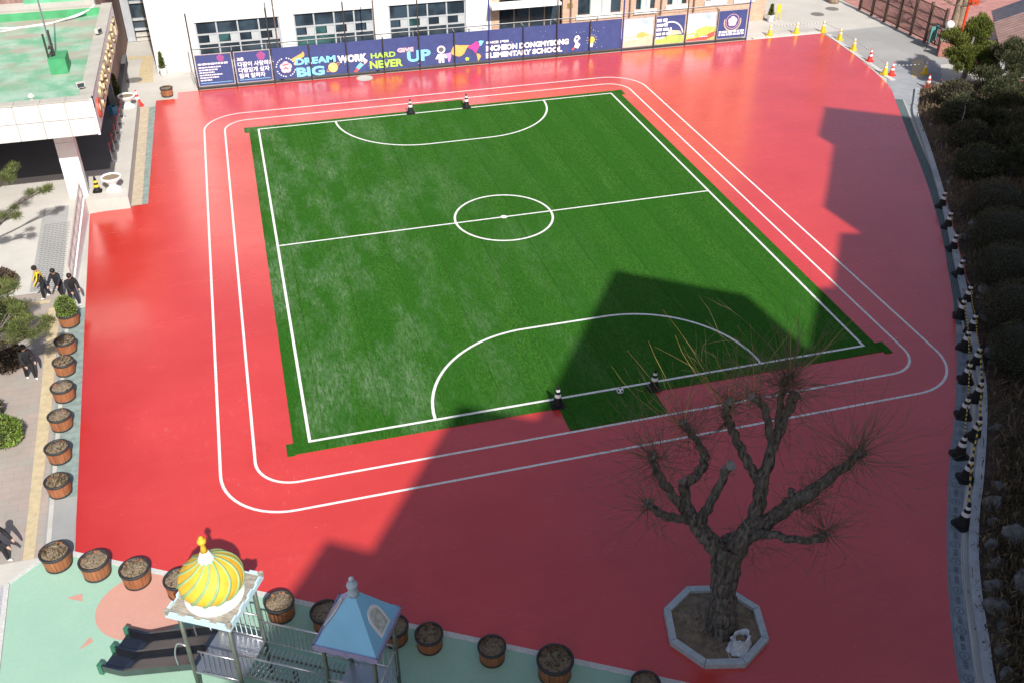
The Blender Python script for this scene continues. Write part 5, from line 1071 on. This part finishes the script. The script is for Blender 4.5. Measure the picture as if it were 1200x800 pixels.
def juniper(lab, base, clumps, mats=JUN, dens=1.0):
    o = thing('juniper_tree', lab, 'tree', base)
    ht = max(c_[2] for c_ in clumps); tr_ = smoothline([(0, 0, -.2), (.15, .1, ht * .35), (-.1, 0, ht * .6), (0, 0, ht * .85)], 5); MB().tube(tr_, [.2 - .15 * i / (len(tr_) - 1) for i in range(len(tr_))], 9).build('trunk', M('grey_bark', (.20, .18, .16), .9, .3, 8, .6, 20), o, True)
    cl = []
    for cx, cy, cz, r_ in clumps:
        st = Vector(tr_[int(.5 * (len(tr_) - 1))]); c_ = Vector((cx, cy, cz)); MB().tube([tuple(st), tuple((st + c_) / 2 - Vector((0, 0, .15))), tuple(c_)], [.06, .045, .02], 6).build('limb', MATS['grey_bark'], o, True)
        for j in range(9):
            d = Vector((random.gauss(0, 1), random.gauss(0, 1), random.gauss(.2, .8))).normalized() * r_ * random.uniform(.3, .95); q = r_ * random.uniform(.28, .5); cl.append((cx + d.x, cy + d.y, cz + d.z * .8, q, q, q * .9, int(620 * dens * (q / .4) ** 1.6)))
    link('crown', leafmesh('crown', cl, .15, mats, .22, 1.3, .3), o)
juniper('sunlit yellow green juniper on the corner by the globe lamp', (30.4, 9.0, .2), [(0, 0, 1.9, 1.1), (.3, .7, 2.5, 1.0), (-.8, -.3, 1.4, .9), (1.0, -.6, 1.8, 1.0), (1.1, .9, 3.1, .6), (-.5, .6, 2.0, .9), (.4, -1.0, 1.2, .9)], JUN[:2] + JUN[:2] + JUN, 1.9)
juniper('dark spreading juniper below the sunlit one with bare grey limbs', (30.6, 5.3, .6), [(0, 0, 2.0, 1.3), (1.3, .5, 2.3, 1.1), (-1.3, -.3, 1.5, 1.1), (.4, 1.3, 2.0, 1.0), (1.0, -1.5, 1.5, 1.1)], DRK + JUN[2:], 1.3)
juniper('dark juniper on the bank slope beside the paver path', (27.0, 1.9, .5), [(0, 0, 1.6, 1.2), (-1.0, -1.0, 1.0, 1.0), (1.2, .6, 1.6, 1.1), (.6, -1.3, 1.2, 1.0)], DRK + JUN[2:], 1.2)
juniper('low dark juniper among the hedges on the upper bank', (24.6, -2.6, .6), [(0, 0, 1.2, 1.2), (1.2, 1.0, 1.5, 1.2), (-.9, -1.2, .9, 1.0)], DRK + JUN[2:], 1.1)
# bare branches lying grey among the junipers
for k in range(9):
    x, y = random.uniform(24, 30), random.uniform(-4, 5); b0 = Vector((x, y, .8)); mb = MB()
    e = b0 + Vector((random.gauss(0, .9), random.gauss(0, .9), random.uniform(.6, 1.5))); mb.tube(smoothline([tuple(b0), tuple((b0 + e) / 2 + Vector((.2, .1, .1))), tuple(e)], 4), [.045 - .004 * i for i in range(9)], 5)
    tag(mb.build('bare_branch', MATS['grey_bark']), 'bare grey branch sticking up among the dark bank junipers', 'branch', 'bare branches among the junipers')
# boulders along the lower bank and up the slope
def boulder(x, y, z, r_, lab, grp):
    bm = bmesh.new(); bmesh.ops.create_icosphere(bm, subdivisions=3, radius=1); o1, o2 = random.uniform(0, 9), random.uniform(0, 9); sx, sy, sz = r_ * random.uniform(.8, 1.3), r_ * random.uniform(.8, 1.3), r_ * random.uniform(.7, 1.0)
    pl2 = [(Vector((random.gauss(0, 1), random.gauss(0, 1), random.gauss(.3, 1))).normalized(), random.uniform(.62, .92)) for k in range(9)]
    for v_ in bm.verts:
        c_ = v_.co.copy()
        for n_, d in pl2:
            q = c_.dot(n_)
            if q > d: c_ -= n_ * (q - d)
        c_ *= 1 + .05 * math.sin(c_.x * 6 + o1) * math.sin(c_.y * 7 + o2); v_.co = Vector((c_.x * sx, c_.y * sy, c_.z * sz))
    me = bpy.data.meshes.new('boulder'); bm.to_mesh(me); me.materials.append(ROCK); o = link('boulder', me, None, (x, y, z), random.uniform(0, 6)); tag(o, lab, 'boulder', grp)
lb = offset(KI, .72)
lower = [q for q in lb if q[1] < -20.5]; n_ = 0
acc = 0
for i in range(1, len(lower)):
    acc += math.dist(lower[i], lower[i - 1])
    if acc > .62: acc = 0; n_ += 1; boulder(lower[i][0] + random.uniform(-.08, .14), lower[i][1], .14, random.uniform(.20, .33), 'pale grey boulder in the line retaining the dry grass bank', 'boulders edging the lower bank')
for q in [q for q in offset(KI, .62) if -19 < q[1] < 4][::9]: boulder(q[0] + random.uniform(-.1, .2), q[1], .14, random.uniform(.14, .24), 'small grey stone half buried along the upper bank edge', 'small stones along the upper bank')
for x, y, r_ in ((19.3, -6.9, .3), (16.4, -11.6, .28), (15.2, -13.2, .25), (13.9, -15.3, .3), (21.6, -4.4, .3), (8.6, -23.0, .35), (7.7, -24.6, .4)): boulder(x, y, .4, r_, 'grey boulder lying between the hedge mounds up the bank', 'boulders among the hedge mounds')
def blades(pts, h0, h1, mats, name, w=.012):
    n = len(pts); p = np.array(pts); d = rng.normal(size=(n, 3)) * .45; d[:, 2] = 1; d /= np.linalg.norm(d, axis=1)[:, None]; L_ = rng.uniform(h0, h1, n)[:, None]; sd_ = np.cross(d, rng.normal(size=(n, 3))); sd_ /= np.linalg.norm(sd_, axis=1)[:, None]
    V = np.stack([p - sd_ * w, p + sd_ * w, p + d * L_ * .6 + sd_ * w * .7, p + d * L_ + rng.normal(size=(n, 3)) * .05], 1).reshape(-1, 3)
    me = bpy.data.meshes.new(name); me.from_pydata(V.tolist(), [], np.arange(4 * n).reshape(-1, 4).tolist())
    for m_ in mats: me.materials.append(m_)
    me.polygons.foreach_set('material_index', rng.integers(0, len(mats), n).astype(np.int32)); return me
for i, tb in enumerate([o for o in bpy.data.objects if o.name.startswith('tub_planter')]):
    tb.rotation_euler[0] = random.uniform(-.02, .02); tb.rotation_euler[1] = random.uniform(-.02, .02)
    if i == 0: continue
    nb_ = random.choice((25, 60, 110)); pts_ = [(.30 * math.sqrt(random.random()) * math.cos(a), .30 * math.sqrt(random.random()) * math.sin(a), .46) for a in rng.uniform(0, 6.28, nb_)]
    tag(link('dry_stems', blades(pts_, .03, random.choice((.08, .12, .2)), GRS + BRN[:1], 'dry_stems', .008), tb), kind='stuff')
gp = []
bh = lambda d: float(np.interp(d, rows, hs))
while len(gp) < 46000:
    i = random.randint(0, len(KI) - 2); d = .85 + random.random() ** 1.3 * 4.5
    if KI[i][1] > -18.5 and (random.random() < .45): continue
    q = np.array(offset(KI[max(0, i - 1):i + 2], d)[1 if i else 0]) + rng.normal(size=2) * .25; gp.append((q[0], q[1], bh(d) - .03))
tag(link('dry_grass', blades(gp, .12, .42, GRS + BRN[1:2], 'dry_grass')), 'matted dry brown grass covering the lower bank', 'grass', None, 'stuff')
lt = []
for q in offset(KI, .55): 
    for k in range(14): lt.append((q[0] + random.gauss(0, .16), q[1] + random.gauss(0, .2), .07))
tag(link('leaf_litter', blades(lt, .04, .10, GRS + BRN[1:2], 'leaf_litter', .02)), 'brown leaf litter on the soil behind the bank kerb', 'leaf litter', None, 'stuff')

# ---------------------------------------------------------------- gate, lamp, sign box, house and trees at the far right
gt = thing('school_gate', 'brown steel picket gate across the pink street at the plaza', 'gate', (33.1, 19.7, 0))
pk = MB().box(0, 0, 1.3, .03, .03, 2.3).mesh('picket', BROWNM)
for k in range(7): MB().box(0, 4.6 - k * 1.55, 1.3, .16, .16, 2.6).build('gate_post', BROWNM, gt)
for z in (.2, 1.25, 2.4): MB().box(0, -.05, z, .05, 9.3, .06).build('gate_rail', BROWNM, gt)
for k in range(74): link('picket', pk, gt, (0, 4.5 - k * .123, 0))
sb_ = thing('notice_cabinet', 'teal standing notice cabinet on legs beside the globe lamp', 'sign', (32.9, 15.6, 0), R(25))
MB().box(0, 0, .85, .95, .10, .95).build('panel', M('teal_panel', (.10, .33, .31), .5, .1, 3), sb_)
for s_ in (-1, 1): MB().box(s_ * .5, 0, .68, .06, .06, 1.36).build('leg', DARK, sb_)
for z in (.6, .85, 1.1): MB().box(0, -.053, z, .8, .006, .02).build('slat_line', DARK, sb_)
gl_ = thing('globe_lamp', 'white globe lamp on a short stone gate pillar', 'lamp', (33.0, 14.4, 0))
MB().box(0, 0, .7, .5, .5, 1.4).build('pillar', M('pillar_brick', (.36, .16, .12), .8, .2, 6), gl_); MB().box(0, 0, 1.44, .6, .6, .08).build('cap', GRANITE, gl_); MB().lathe([(.1, 1.48), (.12, 1.54)] + [(.26 * math.sin(a), 1.78 - .26 * math.cos(a)) for a in np.linspace(.4, 3.1, 12)], 20).build('globe', WHITE, gl_, True)
bwl = thing('boundary_wall', 'low reddish brick wall between the pillar and juniper', 'wall', (33.4, 13.3, 0), R(-30)); MB().box(0, 0, .5, 2.6, .3, 1.0).build('wall_body', MATS['pillar_brick'], bwl); MB().box(0, 0, 1.03, 2.7, .4, .06).build('wall_cap', GRANITE, bwl)
hs_ = thing('tiled_house', 'house with dark slate and pinkish metal roof beyond the junipers', 'house', (37.6, 11.0, 0), R(-34))
MB().box(0, 0, .95, 5.6, 7.0, 1.9).build('wall', M('house_wall', (.50, .52, .55), .8, .1, 2), hs_)
rf = MB(); rf.add([(-3.1, -3.8, 1.85), (3.1, -3.8, 1.85), (3.1, 3.8, 1.85), (-3.1, 3.8, 1.85), (0, -3.8, 3.45), (0, 3.8, 3.45)], [(0, 1, 4), (3, 5, 2), (0, 4, 5, 3), (1, 2, 5, 4), (3, 2, 1, 0)]); rfo = rf.build('roof', M('metal_roof', (.33, .22, .20), .6, .12, 2), hs_)
for k in range(16):
    y = -3.6 + k * .48; MB().tube([(-3.12, y, 1.88), (0, y, 3.48)], .035, 4).build('roof_seam', MATS['metal_roof'], rfo)
MB().add([(-3.13, 1.2, 1.90), (-3.13, 3.85, 1.90), (-.02, 3.85, 3.51), (-.02, 1.2, 3.51)], [(0, 1, 2, 3)]).build('slate_patch', M('slate', (.10, .10, .13), .7, .2, 4), rfo)
MB().box(-2.83, -.5, 1.0, .06, 1.2, .9).build('window', GLASS, hs_)
rp_ = thing('red_post', 'bright red post with a red box on the street', 'post', (36.2, 17.0, 0)); MB().tube([(0, 0, 0), (0, 0, 2.6)], .09, 8).build('post', M('post_red', (.70, .07, .02), .5, .1, 4), rp_); MB().box(.35, 0, 2.3, .6, .35, .5).build('box', MATS['post_red'], rp_)
def bare_tree(lab, base, h, r_):
    o = thing('bare_tree', lab, 'tree', base, 0, 'bare trees by the gate'); top_ = Vector((random.gauss(0, .3), random.gauss(0, .3), h)); tr_ = smoothline([(0, 0, -.1), (.1, 0, h * .4), tuple(top_)], 6); MB().tube(tr_, [r_ - r_ * .6 * i / (len(tr_) - 1) for i in range(len(tr_))], 9).build('trunk', M('tan_bark', (.26, .20, .14), .9, .3, 6, .6, 14), o, True)
    tws = MB()
    for k in range(14):
        st = Vector(tr_[random.randint(6, len(tr_) - 1)]); d = Vector((random.gauss(0, 1), random.gauss(0, 1), random.uniform(.3, 1.2))).normalized(); e = st + d * random.uniform(.8, 2.2); MB().tube(smoothline([tuple(st), tuple((st + e) / 2 + Vector((0, 0, -.1))), tuple(e)], 3), [.06 - .006 * i for i in range(7)], 5).build('limb', MATS['tan_bark'], o, True)
        for j in range(16): dd = (d + Vector((random.gauss(0, .5), random.gauss(0, .5), random.gauss(.2, .4)))).normalized(); p0 = st + (e - st) * random.uniform(.3, 1); tws.tube([tuple(p0), tuple(p0 + dd * .5), tuple(p0 + dd * 1.0 + Vector((0, 0, .1)))], [.012, .009, .003], 3, 0, False)
    tag(tws.build('twigs', TWIG, o), kind='stuff')
bare_tree('bare tree with tan trunk at the end of school gate', (32.2, 26.4, 0), 7.5, .42); bare_tree('bare leaning tree behind the picket gate by red post', (35.0, 16.6, 0), 5.5, .3)
bare_tree('bare tree on the street behind the boundary wall', (37.5, 19.0, 0), 6, .28)
# shrubs and small things by the school front
def potted(lab, loc, h):
    o = thing('potted_conifer', lab, 'plant', loc); MB().lathe([(.17, 0), (.24, .42), (.26, .45), (.22, .46), (.2, .40)], 18, cap=False).build('pot', WHITE, o, True); MB().lathe([(.2, .4), (.01, .42)], 12, cap=False).build('soil', SOIL, o)
    link('foliage', leafmesh('foliage', [(0, 0, .45 + h * (k + .5) / 6, .24 * (1 - k / 7), .24 * (1 - k / 7), h / 9, 260) for k in range(6)], .09, JUN, .35, .8, .2), o); MB().tube([(0, 0, .4), (0, 0, .4 + h)], .02, 5).build('stem', BARK, o)
potted('small conifer in a white pot at the white wall corner', (-15.0, 23.4, 0), .9); potted('slim conifer in a white pot at the brick building corner', (25.5, 23.4, 0), .7)
potted('dark bushy conifer in a pot behind the far platform pot', (-17.3, 18.9, 0), 1.3)
for x, lab in ((10.9, 'small leafy shrub by the brass plate of brick wing'), (16.0, 'small leafy shrub under the middle brick wing window'), (20.0, 'small leafy shrub under the last brick wing window')): shrub('wall_shrub', lab, (x, 23.2, 0), .32, JUN + BRN[:1], 700, .1, None, 1.4)
yw = thing('yellow_stand', 'yellow folding warning stand at the brick building corner', 'sign', (26.2, 23.6, 0), .3)
for s_ in (-1, 1): MB().tube([(s_ * .22, 0, 0), (s_ * .12, .05, 1.1)], .03, 6).build('leg', CY, yw)
MB().box(0, .03, .75, .36, .03, .5).build('panel', CY, yw)
for x, y, lab in ((-3.37, 19.6, 'pale oval manhole cover on red court below the banner'), (29.6, 24.1, 'round iron manhole cover on the plaza near the tree'), (31.3, 25.0, 'round brown manhole cover beside the tan tree trunk'), (-16.7, 23.0, 'round iron manhole cover on the concrete by white building')):
    o = thing('manhole_cover', lab, 'manhole cover', (x, y, .003 if x == -3.37 else -.016)); m_ = CONC_L if x == -3.37 else M('cast_iron', (.17, .16, .15), .7, .2, 9)
    MB().lathe([(.46, 0), (.46, .006), (.01, .007)], 28).build('lid', m_, o); MB().lathe([(.50, 0), (.50, .004), (.47, .004)], 28, cap=False).build('rim', JOINT, o)
bb_ = thing('blue_bin', 'blue plastic box on floor under the canopy edge', 'box', (-17.35, 15.9, .604)); MB().lathe([(.2, 0), (.24, .45), (.26, .47), (.22, .47), (.2, .1)], 4, cap=False).build('tub', M('blue_plastic', (.06, .20, .36), .5), bb_); MB().box(0, 0, .08, .24, .24, .03).build('bottom', MATS['blue_plastic'], bb_)
# ---------------------------------------------------------------- apartment block behind the viewpoint; its stepped roof throws the shade
ap = thing('apartment_block', 'tall stepped apartment block behind the play area casting the long shade', 'building', (0, 0, 0))
cot = 1 / math.tan(R(SUN_EL)); su, pe = np.array((math.sin(R(34.5)), math.cos(R(34.5)))), np.array((math.sin(R(124.5)), math.cos(R(124.5))))
sh = np.array((-math.sin(R(SUN_AZ)), -math.cos(R(SUN_AZ)))) * cot
APW = M('apartment_wall', (.50, .48, .45), .8, .08, .6)
def volume(poly, H_, name='block'):
    q = [tuple(np.array(p_) - sh * H_) for p_ in poly]; w = MB().prism(q, -.03, H_).build(name, APW, ap); return q, w
A_, B_ = np.array((-9.98, -17.67)), np.array((-8.83, -18.43)); E1 = np.array((-4.97, -12.66)); G1 = np.array((3.15, -5.71)); G2 = np.array((7.49, -8.88)); F1 = np.array((-2.7, -14.1))
H1 = 30.0
q1, w1 = volume([A_ - su * 16, A_, B_, E1, F1, G1, G2, G2 - su * 34, A_ - su * 16 + pe * 17.2], H1, 'tower')
K0 = np.array((8.25, -12.42))
volume([K0 - su * 24, K0, np.array((10.51, -9.19)), np.array((11.07, -9.28)), np.array((13.76, -5.36)), np.array((14.55, -5.58)), np.array((16.08, -3.46)), np.array((16.9, -3.7)), np.array((16.9, -3.7)) + pe * 16, K0 - su * 24 + pe * 18], 26.0, 'wing')
volume([np.array((16.05, -.45)) - su * 3, np.array((16.05, -.45)), np.array((18.49, 3.21)), np.array((18.49, 3.21)) + pe * 18, np.array((16.05, -.45)) - su * 3 + pe * 18], 27.2, 'wing')
volume([np.array((18.36, 4.52)), np.array((20.85, 8.1)), np.array((20.85, 8.1)) + pe * 20, np.array((18.36, 4.52)) + pe * 20], 28.6, 'wing')
p0, p1 = np.array(q1[0]), np.array(q1[1]); wd_ = np.hypot(*(p1 - p0)); an_ = math.atan2(*(p1 - p0)[::-1])
wm = MB().box(0, 0, 0, 1.8, .06, 1.4).mesh('window', GLASS)
for fl_ in range(10):
    for k in range(6): q = p0 + (p1 - p0) * (k + .5) / 6; link('window', wm, ap, (q[0], q[1], 1.8 + fl_ * 2.8), an_)
